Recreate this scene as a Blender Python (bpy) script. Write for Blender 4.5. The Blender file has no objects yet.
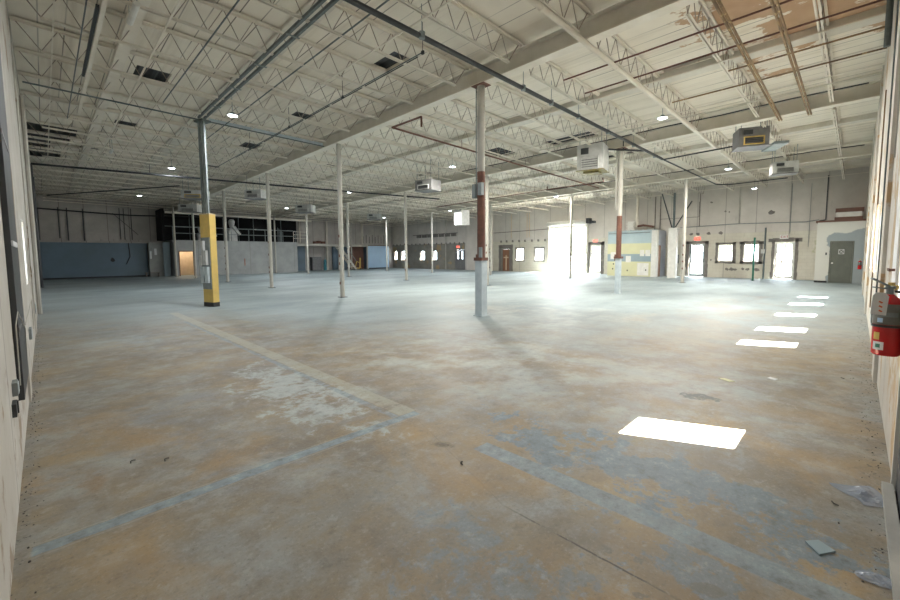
import bpy, bmesh, math, random
from mathutils import Matrix, Vector
random.seed(7)
S = bpy.context.scene
C = S.collection

# ------------------------------------------------------------------ camera, world, sun, exposure
cam_data = bpy.data.cameras.new('camera')
cam = bpy.data.objects.new('camera', cam_data); C.objects.link(cam)
cam_data.sensor_width = 36.0
cam_data.lens = 405.7 * 36 / 900
cam_data.shift_x = -0.00306
cam_data.shift_y = -0.015
cam_data.clip_start = 0.02; cam_data.clip_end = 300
_r = Vector((0.7045, -0.7096, -0.0058)); _u = Vector((0.0593, 0.0506, 0.997)); _b = Vector((-0.7072, -0.7028, 0.0777))
cam.matrix_world = Matrix(((_r.x, _u.x, _b.x, 0), (_r.y, _u.y, _b.y, 0), (_r.z, _u.z, _b.z, 1.57), (0, 0, 0, 1)))
S.camera = cam

world = bpy.data.worlds.new('world'); S.world = world; world.use_nodes = True
bg = world.node_tree.nodes['Background']
bg.inputs[0].default_value = (0.86, 0.93, 1.0, 1); bg.inputs[1].default_value = 16.0

sun_d = bpy.data.lights.new('sun', 'SUN'); sun_d.energy = 200.0; sun_d.angle = math.radians(0.6); sun_d.color = (1.0, 0.95, 0.86)
sun = bpy.data.objects.new('sun', sun_d); C.objects.link(sun)
SUN_DIR = Vector((-0.45, 1.0, -1.35)).normalized()
sun.rotation_euler = SUN_DIR.to_track_quat('-Z', 'Y').to_euler()
sun.location = (20, -20, 30)

S.view_settings.view_transform = 'Standard'
S.view_settings.look = 'None'
S.view_settings.exposure = 0.2
S.view_settings.gamma = 1.0
S.view_settings.use_curve_mapping = False

LAMP_W = 235.0
LAMP_COL = (0.93, 0.97, 1.0)
XW, YW = 31.0, 41.4           # far walls
XL, YR = -0.2, -0.25          # near walls
def zb(x, y): return 5.94 - 0.0146 * x - 0.011 * y     # underside of the roof steel
DECK = 0.60

# ------------------------------------------------------------------ helpers
class NT:
    def __init__(s, name, rough=0.6):
        s.m = bpy.data.materials.new(name); s.m.use_nodes = True
        s.t = s.m.node_tree; s.n = s.t.nodes; s.b = s.n['Principled BSDF']
        s.b.inputs['Roughness'].default_value = rough
        s._tc = s.n.new('ShaderNodeTexCoord').outputs['Object']
    def link(s, a, b): s.t.links.new(a, b)
    def _in(s, sock, v):
        if isinstance(v, (int, float)): sock.default_value = v
        elif isinstance(v, (tuple, list)): sock.default_value = v if len(v) != 3 or sock.type != 'RGBA' else (*v, 1)
        else: s.link(v, sock)
    def math(s, op, a, b=0.0, c=None, clamp=False):
        n = s.n.new('ShaderNodeMath'); n.operation = op; n.use_clamp = clamp
        s._in(n.inputs[0], a); s._in(n.inputs[1], b)
        if c is not None: s._in(n.inputs[2], c)
        return n.outputs[0]
    def mapped(s, scale=(1, 1, 1), loc=(0, 0, 0), rot=(0, 0, 0)):
        n = s.n.new('ShaderNodeMapping'); s.link(s._tc, n.inputs[0])
        n.inputs['Scale'].default_value = scale; n.inputs['Location'].default_value = loc; n.inputs['Rotation'].default_value = rot
        return n.outputs[0]
    def noise(s, scale, detail=4, rough=0.55, vec=None, dist=0.0):
        n = s.n.new('ShaderNodeTexNoise'); n.inputs['Scale'].default_value = scale
        n.inputs['Detail'].default_value = detail; n.inputs['Roughness'].default_value = rough; n.inputs['Distortion'].default_value = dist
        s.link(vec if vec is not None else s._tc, n.inputs['Vector'])
        return n.outputs['Fac']
    def ramp(s, v, lo, hi):
        n = s.n.new('ShaderNodeMapRange'); n.clamp = True
        s._in(n.inputs[0], v); n.inputs[1].default_value = lo; n.inputs[2].default_value = hi
        return n.outputs[0]
    def mix(s, f, a, b):
        n = s.n.new('ShaderNodeMix'); n.data_type = 'RGBA'
        s._in(n.inputs[0], f); s._in(n.inputs[6], a); s._in(n.inputs[7], b)
        return n.outputs[2]
    def xyz(s):
        n = s.n.new('ShaderNodeSeparateXYZ'); s.link(s._tc, n.inputs[0]); return n.outputs
    def bump(s, h, strength=0.3, dist=0.02):
        n = s.n.new('ShaderNodeBump'); n.inputs['Strength'].default_value = strength; n.inputs['Distance'].default_value = dist
        s.link(h, n.inputs['Height']); s.link(n.outputs[0], s.b.inputs['Normal'])
    def color(s, c): s._in(s.b.inputs['Base Color'], c)

def paint(name, c, c2=None, scale=3.0, rough=0.6, spots=None, spot_amt=0.66, metal=0.0, streak=False, bump=0.0):
    """a painted surface with soft wear, optional spots of another colour"""
    m = NT(name, rough); m.b.inputs['Metallic'].default_value = metal
    c2 = c2 or tuple(v * 0.82 for v in c)
    vec = m.mapped((1, 1, 0.12)) if streak else None
    f = m.ramp(m.noise(scale, 5, 0.6, vec), 0.35, 0.65)
    col = m.mix(f, c2, c)
    if spots:
        g = m.ramp(m.noise(scale * 2.3, 6, 0.65, m.mapped((1, 1, 0.35), (3, 7, 1))), spot_amt, spot_amt + 0.05)
        col = m.mix(g, col, spots)
    m.color(col)
    if bump: m.bump(m.noise(scale * 6, 4), bump, 0.01)
    return m.m

class MB:
    def __init__(s): s.v = []; s.f = []; s.mi = []
    def add(s, vs, fs, mi=0):
        o = len(s.v); s.v += [tuple(v) for v in vs]
        for f in fs: s.f.append(tuple(i + o for i in f)); s.mi.append(mi)
    def box(s, x0, x1, y0, y1, z0, z1, mi=0):
        if x0 > x1: x0, x1 = x1, x0
        if y0 > y1: y0, y1 = y1, y0
        if z0 > z1: z0, z1 = z1, z0
        s.add([(x0, y0, z0), (x1, y0, z0), (x1, y1, z0), (x0, y1, z0), (x0, y0, z1), (x1, y0, z1), (x1, y1, z1), (x0, y1, z1)],
              [(3, 2, 1, 0), (4, 5, 6, 7), (0, 1, 5, 4), (1, 2, 6, 5), (2, 3, 7, 6), (3, 0, 4, 7)], mi)
    def tube(s, p, q, r, n=8, mi=0, r2=None):
        p = Vector(p); q = Vector(q); d = (q - p)
        if d.length < 1e-6: return
        d.normalize(); a = Vector((0, 0, 1)) if abs(d.z) < 0.9 else Vector((1, 0, 0))
        e1 = d.cross(a).normalized(); e2 = d.cross(e1); r2 = r if r2 is None else r2
        vs = []
        for c, rr in ((p, r), (q, r2)):
            for k in range(n):
                t = 2 * math.pi * (k + 0.5) / n
                vs.append(c + e1 * (rr * math.cos(t)) + e2 * (rr * math.sin(t)))
        fs = [(k, (k + 1) % n, n + (k + 1) % n, n + k) for k in range(n)]
        fs += [tuple(range(n - 1, -1, -1)), tuple(range(n, 2 * n))]
        s.add(vs, fs, mi)
    def path(s, pts, r, n=8, mi=0):
        for a, b in zip(pts[:-1], pts[1:]): s.tube(a, b, r, n, mi)
    def bar(s, p, q, w, h, mi=0):
        """rectangular bar from p to q, w across (horizontal), h tall"""
        p = Vector(p); q = Vector(q); d = (q - p).normalized()
        a = Vector((0, 0, 1)) if abs(d.z) < 0.9 else Vector((1, 0, 0))
        e1 = d.cross(a).normalized() * (w / 2); e2 = e1.cross(d).normalized() * (h / 2)
        vs = [c + i * e1 + j * e2 for c in (p, q) for i, j in ((-1, -1), (1, -1), (1, 1), (-1, 1))]
        s.add(vs, [(3, 2, 1, 0), (4, 5, 6, 7), (0, 1, 5, 4), (1, 2, 6, 5), (2, 3, 7, 6), (3, 0, 4, 7)], mi)
    def prism(s, pts, axis, a0, a1, mi=0):
        """polygon pts (u,v) extruded along axis: x -> (u=y, v=z), y -> (u=x, v=z), z -> (u=x, v=y)"""
        def P(u, v, a): return {'x': (a, u, v), 'y': (u, a, v), 'z': (u, v, a)}[axis]
        n = len(pts)
        s.add([P(u, v, a0) for u, v in pts] + [P(u, v, a1) for u, v in pts],
              [tuple(range(n)), tuple(range(2 * n - 1, n - 1, -1))] + [(k, n + k, n + (k + 1) % n, (k + 1) % n) for k in range(n)], mi)
    def lathe(s, prof, cx, cy, n=20, mi=0):
        vs = []
        for r, z in prof:
            for k in range(n):
                t = 2 * math.pi * k / n; vs.append((cx + r * math.cos(t), cy + r * math.sin(t), z))
        fs = []
        for j in range(len(prof) - 1):
            for k in range(n):
                fs.append((j * n + k, j * n + (k + 1) % n, (j + 1) * n + (k + 1) % n, (j + 1) * n + k))
        s.add(vs, fs, mi)
    def slab(s, us, vs, solid, lo, hi, axis, mi=0, mfun=None):
        """a slab with holes: cells between sorted us and vs, solid(u,v) tells which exist; lo/hi are functions of (u,v)"""
        def P(u, v, w): return {'x': (w, u, v), 'y': (u, w, v), 'z': (u, v, w)}[axis]
        nu, nv = len(us) - 1, len(vs) - 1
        ok = [[solid((us[i] + us[i + 1]) / 2, (vs[j] + vs[j + 1]) / 2) for j in range(nv)] for i in range(nu)]
        for i in range(nu):
            for j in range(nv):
                if not ok[i][j]: continue
                u0, u1, v0, v1 = us[i], us[i + 1], vs[j], vs[j + 1]
                m = mfun((u0 + u1) / 2, (v0 + v1) / 2) if mfun else mi
                s.add([P(u, v, lo(u, v)) for u, v in ((u0, v0), (u1, v0), (u1, v1), (u0, v1))], [(0, 1, 2, 3)], m)
                s.add([P(u, v, hi(u, v)) for u, v in ((u0, v0), (u1, v0), (u1, v1), (u0, v1))], [(3, 2, 1, 0)], m)
                for di, dj, a, b in ((-1, 0, (u0, v0), (u0, v1)), (1, 0, (u1, v0), (u1, v1)), (0, -1, (u0, v0), (u1, v0)), (0, 1, (u0, v1), (u1, v1))):
                    ii, jj = i + di, j + dj
                    if 0 <= ii < nu and 0 <= jj < nv and ok[ii][jj]: continue
                    s.add([P(*a, lo(*a)), P(*b, lo(*b)), P(*b, hi(*b)), P(*a, hi(*a))], [(0, 1, 2, 3)], m)
    def mesh(s, name, mats, smooth=False):
        me = bpy.data.meshes.new(name); me.from_pydata(s.v, [], s.f)
        for m in (mats if isinstance(mats, (list, tuple)) else [mats]): me.materials.append(m)
        me.polygons.foreach_set('material_index', s.mi)
        bm = bmesh.new(); bm.from_mesh(me); bmesh.ops.remove_doubles(bm, verts=bm.verts, dist=1e-5) if smooth else None
        bmesh.ops.recalc_face_normals(bm, faces=bm.faces); bm.to_mesh(me); bm.free()
        if smooth: me.polygons.foreach_set('use_smooth', [True] * len(me.polygons))
        me.update(); return me
    def build(s, name, mats, parent=None, smooth=False):
        o = bpy.data.objects.new(name, s.mesh(name, mats, smooth)); C.objects.link(o)
        if parent is not None: o.parent = parent
        return o

def tag(o, label, cat, group=None, kind=None):
    o['label'] = label; o['category'] = cat
    if group: o['group'] = group
    if kind: o['kind'] = kind
    return o
def struct(o, label=None):
    o['kind'] = 'structure'
    if label: o['label'] = label
    return o
def empty(name, loc=(0, 0, 0), rz=0):
    o = bpy.data.objects.new(name, None); C.objects.link(o); o.location = loc; o.rotation_euler = (0, 0, rz); o.empty_display_size = 0.1
    return o
def copy_tree(o, parent=None):
    c = o.copy(); C.objects.link(c)
    if parent is not None: c.parent = parent
    for ch in list(o.children): copy_tree(ch, c)
    return c
def holes_fn(hs):
    return lambda u, v: not any(a < u < b and c < v < d for a, b, c, d in hs)
def cuts(lo, hi, hs, i, extra=()):
    s = {lo, hi, *extra}
    for h in hs: s.add(h[i]); s.add(h[i + 1])
    return sorted(x for x in s if lo <= x <= hi)

# ------------------------------------------------------------------ materials
CREAM = (0.66, 0.61, 0.52)
M = {}
M['steel_white'] = paint('white painted steel', (0.80, 0.75, 0.66), (0.70, 0.64, 0.54), 1.5, 0.55, (0.30, 0.20, 0.12), 0.70)
M['girder_grey'] = paint('grey painted girder', (0.66, 0.62, 0.54), (0.57, 0.53, 0.45), 2.0, 0.55, (0.28, 0.22, 0.16), 0.72)
M['column'] = paint('chipped cream column paint', (0.46, 0.44, 0.385), (0.38, 0.36, 0.315), 2.5, 0.5, (0.16, 0.12, 0.09), 0.66)
M['rust'] = paint('rusty brown steel', (0.17, 0.07, 0.045), (0.11, 0.05, 0.035), 6, 0.75, (0.26, 0.13, 0.07), 0.62)
M['pale_wrap'] = paint('pale blue grey paint', (0.50, 0.56, 0.58), (0.40, 0.46, 0.49), 4, 0.5, (0.14, 0.12, 0.11), 0.70)
M['black'] = paint('black pipe paint', (0.014, 0.015, 0.017), (0.022, 0.024, 0.026), 5, 0.5)
M['dark'] = paint('dark steel', (0.05, 0.055, 0.06), (0.03, 0.033, 0.036), 3, 0.5)
M['galv'] = paint('galvanised steel', (0.27, 0.30, 0.30), (0.19, 0.22, 0.22), 5, 0.55, metal=0.15)
M['galv_dark'] = paint('dull green grey channel', (0.15, 0.18, 0.18), (0.10, 0.12, 0.12), 5, 0.45, metal=0.3)
M['yellow'] = paint('yellow paint', (0.72, 0.50, 0.13), (0.60, 0.42, 0.12), 3, 0.5, (0.35, 0.24, 0.09), 0.72)
M['brown_pipe'] = paint('rusty ochre pipe', (0.26, 0.16, 0.07), (0.13, 0.08, 0.045), 2.2, 0.7, (0.42, 0.30, 0.14), 0.58)
M['red'] = paint('glossy red enamel', (0.50, 0.012, 0.015), (0.42, 0.01, 0.012), 8, 0.25)
M['blue_wall'] = paint('blue painted panel', (0.115, 0.175, 0.235), (0.10, 0.15, 0.19), 0.6, 0.5)
M['light_blue'] = paint('light blue painted panel', (0.46, 0.64, 0.82), (0.40, 0.56, 0.74), 0.8, 0.5)
M['board'] = paint('bare plywood', (0.66, 0.52, 0.36), (0.58, 0.44, 0.30), 3, 0.7)
M['brown_wood'] = paint('brown stained door', (0.28, 0.13, 0.07), (0.20, 0.09, 0.05), 5, 0.55, streak=True)
M['grey_door'] = paint('olive grey door paint', (0.13, 0.14, 0.115), (0.11, 0.12, 0.10), 3, 0.5)
M['white_trim'] = paint('white painted trim', (0.75, 0.74, 0.70), (0.65, 0.64, 0.60), 4, 0.5)
M['daylight_white'] = paint('white standing in for daylight', (0.88, 0.88, 0.88), (0.84, 0.84, 0.84), 4, 0.5)
M['bare_block'] = paint('bare grey block', (0.24, 0.22, 0.20), (0.17, 0.155, 0.14), 7, 0.9, (0.4, 0.37, 0.33), 0.66, bump=0.4)
M['paving'] = paint('bright concrete paving', (0.78, 0.76, 0.71), (0.70, 0.68, 0.63), 0.3, 0.9)
M['void'] = paint('matt black', (0.006, 0.006, 0.007), None, 3, 1.0)
M['concrete'] = paint('pale concrete', (0.45, 0.44, 0.40), (0.36, 0.35, 0.32), 3, 0.8, bump=0.2)
M['unit_white'] = paint('white sheet metal casing', (0.62, 0.62, 0.60), (0.48, 0.48, 0.46), 4, 0.45, (0.2, 0.17, 0.13), 0.70)
M['unit_grey'] = paint('grey sheet metal casing', (0.20, 0.20, 0.20), (0.15, 0.15, 0.15), 4, 0.5)
M['olive'] = paint('olive yellow paint', (0.30, 0.25, 0.06), (0.14, 0.11, 0.04), 6, 0.6)
M['web_steel'] = paint('aged web rod paint', (0.42, 0.36, 0.29), (0.26, 0.20, 0.15), 3, 0.6)
M['green'] = paint('green paint', (0.02, 0.17, 0.11), (0.02, 0.12, 0.08), 4, 0.45)
M['teal'] = paint('teal enamel', (0.03, 0.20, 0.25), None, 4, 0.4)
M['orange'] = paint('orange paint', (0.75, 0.16, 0.05), None, 4, 0.6)
M['debris'] = paint('dark grit', (0.05, 0.045, 0.04), (0.10, 0.09, 0.08), 30, 0.95)
M['paper'] = paint('white paper', (0.78, 0.79, 0.80), (0.72, 0.73, 0.74), 12, 0.8)
M['ext_band'] = paint('grey label band', (0.17, 0.17, 0.16), (0.13, 0.13, 0.125), 20, 0.5)
M['foliage'] = paint('foliage', (0.20, 0.25, 0.20), (0.14, 0.19, 0.15), 2, 0.9)
M['bark'] = paint('bark', (0.16, 0.11, 0.08), None, 5, 0.9)
M['yellow_panel'] = paint('pale yellow wall paint', (0.62, 0.61, 0.38), (0.58, 0.57, 0.36), 1.5, 0.6, (0.6, 0.6, 0.52), 0.70)
M['aqua_panel'] = paint('pale blue green wall paint', (0.42, 0.52, 0.55), (0.36, 0.46, 0.50), 1.2, 0.6, (0.62, 0.64, 0.62), 0.66)
M['steel_blue_panel'] = paint('grey blue wall paint', (0.30, 0.38, 0.42), (0.26, 0.34, 0.38), 1.2, 0.6)
M['lilac_panel'] = paint('cool white wall paint', (0.45, 0.48, 0.56), None, 1.2, 0.6)
M['duct_brown'] = paint('dark brown duct paint', (0.16, 0.075, 0.05), None, 4, 0.6)

def emissive(name, c, s):
    m = NT(name); m.b.inputs['Base Color'].default_value = (*c, 1)
    m.b.inputs['Emission Color'].default_value = (*c, 1); m.b.inputs['Emission Strength'].default_value = s
    return m.m
M['exit_red'] = emissive('lit red sign face', (1.0, 0.10, 0.06), 1.6)
M['lens'] = emissive('lamp lens', (0.9, 0.97, 1.0), 14.0)

def glass_mat(name, tint=(0.96, 0.98, 1.0), gl=0.08):
    m = bpy.data.materials.new(name); m.use_nodes = True; t = m.node_tree; t.nodes.clear()
    o = t.nodes.new('ShaderNodeOutputMaterial'); mx = t.nodes.new('ShaderNodeMixShader'); a = t.nodes.new('ShaderNodeBsdfTransparent'); b = t.nodes.new('ShaderNodeBsdfGlossy')
    a.inputs[0].default_value = (*tint, 1); b.inputs['Roughness'].default_value = 0.03; mx.inputs[0].default_value = gl
    t.links.new(a.outputs[0], mx.inputs[1]); t.links.new(b.outputs[0], mx.inputs[2]); t.links.new(mx.outputs[0], o.inputs[0])
    return m
M['glass'] = glass_mat('window glass')
def film_mat():
    m = bpy.data.materials.new('clear plastic film'); m.use_nodes = True; t = m.node_tree; t.nodes.clear(); N = t.nodes.new
    o = N('ShaderNodeOutputMaterial'); a = N('ShaderNodeBsdfTransparent'); b = N('ShaderNodeBsdfGlossy'); c = N('ShaderNodeBsdfTranslucent'); d = N('ShaderNodeBsdfDiffuse')
    a.inputs[0].default_value = (0.96, 0.97, 1, 1); b.inputs['Roughness'].default_value = 0.12; c.inputs[0].default_value = (0.7, 0.8, 0.95, 1); d.inputs[0].default_value = (0.7, 0.78, 0.92, 1)
    m1 = N('ShaderNodeMixShader'); m1.inputs[0].default_value = 0.5; m2 = N('ShaderNodeMixShader'); m2.inputs[0].default_value = 0.4; m3 = N('ShaderNodeMixShader'); m3.inputs[0].default_value = 0.2
    L = t.links.new
    L(c.outputs[0], m1.inputs[1]); L(d.outputs[0], m1.inputs[2]); L(a.outputs[0], m2.inputs[1]); L(m1.outputs[0], m2.inputs[2]); L(m2.outputs[0], m3.inputs[1]); L(b.outputs[0], m3.inputs[2]); L(m3.outputs[0], o.inputs[0])
    return m
M['film'] = film_mat()

# ---- ceiling boards: cream boards with seams along y, ochre peel near the right wall
def ceiling_mat():
    m = NT('cream ceiling boards', 0.8)
    x, y, z = m.xyz()
    f = m.ramp(m.noise(0.35, 5, 0.6), 0.35, 0.7)
    col = m.mix(f, (0.70, 0.64, 0.54), (0.86, 0.80, 0.69))
    streaks = m.ramp(m.noise(1.0, 5, 0.6, m.mapped((3.2, 0.12, 1))), 0.52, 0.75)
    col = m.mix(m.math('MULTIPLY', streaks, 0.55), col, (0.42, 0.35, 0.26))
    # seams every 0.81 m in x, and across every 2.44 m in y
    sx = m.math('ABSOLUTE', m.math('SUBTRACT', m.math('FRACT', m.math('DIVIDE', m.math('ADD', x, 0.2), 0.405)), 0.5))
    sx = m.ramp(sx, 0.462, 0.485)
    br = m.ramp(m.noise(0.7, 3, 0.5, m.mapped((2.5, 0.35, 1))), 0.42, 0.6)
    col = m.mix(m.math('MULTIPLY', m.math('MULTIPLY', sx, br), 0.9), col, (0.12, 0.10, 0.08))
    # ochre patches where the paint has come off
    area = m.math('MULTIPLY', m.ramp(y, 3.3, 2.0), m.math('MULTIPLY', m.ramp(x, 14.5, 12.0), m.ramp(x, 5.0, 7.0)))
    pn = m.noise(1.1, 6, 0.62, m.mapped((1.0, 0.7, 1)))
    peel = m.ramp(m.math('ADD', pn, m.math('MULTIPLY', area, 0.20)), 0.63, 0.655)
    peel = m.math('MULTIPLY', peel, m.ramp(area, 0.02, 0.12))
    col = m.mix(peel, col, m.mix(m.noise(3, 3), (0.40, 0.25, 0.14), (0.52, 0.35, 0.22)))
    # small rusty leaks
    lk = m.ramp(m.noise(0.55, 7, 0.7, m.mapped((1, 1, 1), (11, 3, 0))), 0.70, 0.73)
    col = m.mix(lk, col, (0.30, 0.18, 0.08))
    m.color(col)
    return m.m
M['ceiling'] = ceiling_mat()

# ---- concrete floor
def floor_mat():
    m = NT('worn warehouse concrete', 0.5)
    x, y, z = m.xyz()
    dist = m.math('ADD', x, y)
    tan1, tan2 = (0.35, 0.265, 0.15), (0.20, 0.158, 0.108)
    grey1, grey2 = (0.30, 0.31, 0.30), (0.15, 0.148, 0.14)
    n_big = m.noise(0.28, 7, 0.66, None, 0.1)
    n_mid = m.noise(1.1, 7, 0.62, m.mapped((1, 1, 1), (5, 2, 0)), 0.15)
    n_fine = m.noise(9, 6, 0.7)
    n_grain = m.noise(46, 4, 0.75)
    n_rag = m.noise(2.8, 10, 0.74, m.mapped((1, 1, 1), (1, 9, 0)), 0.15)
    n_iso = m.math('ADD', m.math('MULTIPLY', n_rag, 0.82), m.math('MULTIPLY', n_fine, 0.18))
    n_cloud = m.noise(1.7, 8, 0.72, m.mapped((1, 1, 1), (31, 17, 0)), 0.1)
    warm = m.mix(m.ramp(n_mid, 0.38, 0.66), tan2, tan1)
    cool = m.mix(m.ramp(n_cloud, 0.35, 0.65), grey2, grey1)
    col = m.mix(m.ramp(m.math('ADD', m.math('MULTIPLY', n_big, 0.45), m.math('MULTIPLY', n_cloud, 0.55)), 0.42, 0.60), warm, cool)
    col = m.mix(m.math('MULTIPLY', m.ramp(n_rag, 0.50, 0.62), 0.55), col, (0.37, 0.36, 0.32))
    col = m.mix(m.math('MULTIPLY', m.ramp(n_iso, 0.47, 0.36), 0.6), col, (0.15, 0.12, 0.09))
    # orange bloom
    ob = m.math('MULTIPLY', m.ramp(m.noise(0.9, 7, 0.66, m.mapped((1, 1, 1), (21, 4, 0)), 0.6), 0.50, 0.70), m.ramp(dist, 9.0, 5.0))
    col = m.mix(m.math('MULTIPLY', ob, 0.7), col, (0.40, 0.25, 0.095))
    # far floor turns pale blue grey: own variation plus painted-in reflection
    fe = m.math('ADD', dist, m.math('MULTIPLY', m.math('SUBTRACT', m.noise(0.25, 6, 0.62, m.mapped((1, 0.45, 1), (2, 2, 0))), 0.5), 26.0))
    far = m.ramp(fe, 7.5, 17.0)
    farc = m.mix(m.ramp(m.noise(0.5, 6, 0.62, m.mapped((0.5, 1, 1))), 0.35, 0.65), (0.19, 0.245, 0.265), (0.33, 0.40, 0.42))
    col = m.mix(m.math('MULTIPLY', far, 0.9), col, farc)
    def ell(cx, cy, rx, ry, rot=0.0):
        c, s_ = math.cos(rot), math.sin(rot)
        dx = m.math('SUBTRACT', x, cx); dy = m.math('SUBTRACT', y, cy)
        u = m.math('DIVIDE', m.math('ADD', m.math('MULTIPLY', dx, c), m.math('MULTIPLY', dy, s_)), rx)
        v = m.math('DIVIDE', m.math('SUBTRACT', m.math('MULTIPLY', dy, c), m.math('MULTIPLY', dx, s_)), ry)
        return m.math('SUBTRACT', 1.0, m.math('ADD', m.math('MULTIPLY', u, u), m.math('MULTIPLY', v, v)))
    def patch(col, e, n, thr, colour, amt=0.8, soft=0.04, w=0.18):
        f = m.ramp(m.math('ADD', n, m.math('MULTIPLY', m.math('MINIMUM', m.math('MAXIMUM', e, -1.2), 1.0), w)), thr, thr + soft)
        return m.mix(m.math('MULTIPLY', f, amt), col, colour)
    blue = m.mix(m.ramp(n_fine, 0.3, 0.7), (0.115, 0.14, 0.155), (0.23, 0.285, 0.32))
    pale = m.mix(m.ramp(n_fine, 0.35, 0.65), (0.33, 0.365, 0.36), (0.47, 0.50, 0.48))
    col = patch(col, ell(2.0, 4.6, 0.6, 1.7), n_iso, 0.54, pale, 0.9, 0.08, 0.12)
    col = patch(col, ell(4.6, 3.4, 1.6, 2.8, 0.3), n_mid, 0.56, pale, 0.7, 0.16, 0.12)
    col = patch(col, ell(9.5, 6.0, 3.0, 5.0), n_mid, 0.58, pale, 0.55, 0.16, 0.12)
    col = patch(col, ell(12.5, 2.5, 8.0, 1.6), n_mid, 0.57, (0.27, 0.22, 0.16), 0.5, 0.16, 0.12)
    col = patch(col, ell(3.6, 3.5, 1.2, 1.2), n_iso, 0.60, (0.30, 0.235, 0.17), 0.5, 0.10, 0.12)
    col = patch(col, ell(2.95, 1.1, 0.45, 1.6), n_iso, 0.545, blue, 0.95, 0.04, 0.12)
    col = patch(col, ell(3.5, 1.0, 0.5, 1.0), n_iso, 0.60, blue, 0.5, 0.10, 0.12)
    col = patch(col, ell(2.15, 0.5, 0.32, 0.9), n_iso, 0.60, blue, 0.8, 0.04, 0.12)
    col = patch(col, ell(1.45, 1.25, 0.45, 0.85), n_iso, 0.565, blue, 0.7, 0.06, 0.12)
    col = patch(col, ell(3.2, 2.0, 0.35, 0.5), n_iso, 0.62, blue, 0.6, 0.06, 0.12)
    col = patch(col, ell(1.2, 2.2, 0.7, 0.5), n_iso, 0.60, (0.17, 0.155, 0.135), 0.6, 0.12, 0.12)
    col = patch(col, ell(0.9, 4.6, 0.6, 1.0), n_cloud, 0.58, (0.21, 0.20, 0.20), 0.6, 0.16, 0.12)
    col = patch(col, ell(4.99, 1.13, 0.16, 0.30), n_rag, 0.60, (0.05, 0.055, 0.06), 0.85, 0.04, 0.13)
    col = patch(col, ell(2.24, 2.36, 0.09, 0.14, 0.7), n_rag, 0.56, (0.10, 0.065, 0.028), 0.85, 0.10, 0.13)
    col = patch(col, ell(0.15, 3.8, 0.12, 0.35), n_rag, 0.60, (0.24, 0.13, 0.045), 0.6, 0.12, 0.13)
    for cx, cy, r in ((2.02, 0.86, 0.05), (1.85, 0.62, 0.04), (2.07, 0.70, 0.06), (2.1, 0.42, 0.06)):
        col = patch(col, ell(cx, cy, r * 0.7, r * 1.3, 0.6), n_rag, 0.57, (0.17, 0.155, 0.135), 0.7, 0.03, 0.13)
    # painted / filled stripes
    def stripe(col, x0, x1, y0, y1, c, amt, thr=0.42):
        e = 0.012
        wob = m.math('MULTIPLY', m.math('SUBTRACT', n_fine, 0.5), 0.03)
        xx = m.math('ADD', x, wob); yy = m.math('ADD', y, wob)
        f = m.math('MULTIPLY', m.math('MULTIPLY', m.ramp(xx, x0, x0 + e), m.ramp(xx, x1, x1 - e)), m.math('MULTIPLY', m.ramp(yy, y0, y0 + e), m.ramp(yy, y1, y1 - e)))
        f = m.math('MULTIPLY', f, m.ramp(n_iso, thr - 0.08, thr + 0.04))
        return m.mix(m.math('MULTIPLY', f, amt), col, c)
    bl = m.mix(m.ramp(n_fine, 0.35, 0.65), (0.15, 0.195, 0.22), (0.28, 0.36, 0.41))
    col = stripe(col, -0.14, 2.55, 2.99, 3.10, bl, 0.85, 0.30)
    col = stripe(col, -0.14, 2.6, 2.965, 2.992, (0.35, 0.35, 0.31), 0.5, 0.4)
    col = stripe(col, -0.14, 2.6, 3.098, 3.118, (0.38, 0.41, 0.39), 0.6, 0.4)
    col = stripe(col, 2.37, 2.58, 3.1, 13.5, (0.40, 0.385, 0.31), 0.6, 0.43)
    col = stripe(col, 2.28, 2.37, 3.1, 11.5, bl, 0.6, 0.45)
    col = stripe(col, 2.36, 2.54, -0.25, 2.13, bl, 0.8, 0.36)
    col = stripe(col, 5.35, 5.6, -0.25, 9.0, (0.30, 0.335, 0.355), 0.3, 0.47)
    col = stripe(col, -0.2, -0.14, 0.0, 41, (0.22, 0.21, 0.19), 0.35, 0.45)
    # saw cut joints
    def joint(col, v, c, w, amt=0.8):
        d = m.math('ABSOLUTE', m.math('SUBTRACT', m.math('ADD', v, m.math('MULTIPLY', m.math('SUBTRACT', n_mid, 0.5), 0.03)), c))
        return m.mix(m.math('MULTIPLY', m.ramp(d, w, w * 0.5), amt), col, (0.07, 0.06, 0.05))
    xj = m.math('SUBTRACT', x, m.math('MULTIPLY', m.math('MAXIMUM', m.math('SUBTRACT', y, 1.5), 0.0), 0.35))
    dj = m.math('ABSOLUTE', m.math('SUBTRACT', m.math('ADD', xj, m.math('MULTIPLY', m.math('SUBTRACT', n_fine, 0.5), 0.02)), 1.945))
    fj = m.math('MULTIPLY', m.math('MULTIPLY', m.ramp(dj, 0.008, 0.004), m.ramp(y, 3.05, 2.9)), m.ramp(n_iso, 0.40, 0.50))
    col = m.mix(m.math('MULTIPLY', fj, m.math('SUBTRACT', 0.9, m.math('MULTIPLY', m.ramp(y, 1.2, 1.5), 0.72))), col, (0.05, 0.04, 0.03))
    for c in (8.0, 16.0, 24.2): col = joint(col, x, c, 0.012, 0.3)
    for c in (6.75, 13.45, 20.1, 26.7): col = joint(col, y, c, 0.012, 0.25)
    # fine grit and specks
    col = m.mix(m.math('MULTIPLY', m.ramp(n_grain, 0.56, 0.68), 0.42), col, (0.09, 0.075, 0.06))
    col = m.mix(m.math('MULTIPLY', m.ramp(n_grain, 0.44, 0.32), 0.38), col, (0.42, 0.40, 0.36))
    col = m.mix(m.math('MULTIPLY', m.ramp(n_fine, 0.58, 0.64), 0.30), col, (0.42, 0.41, 0.37))
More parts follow.
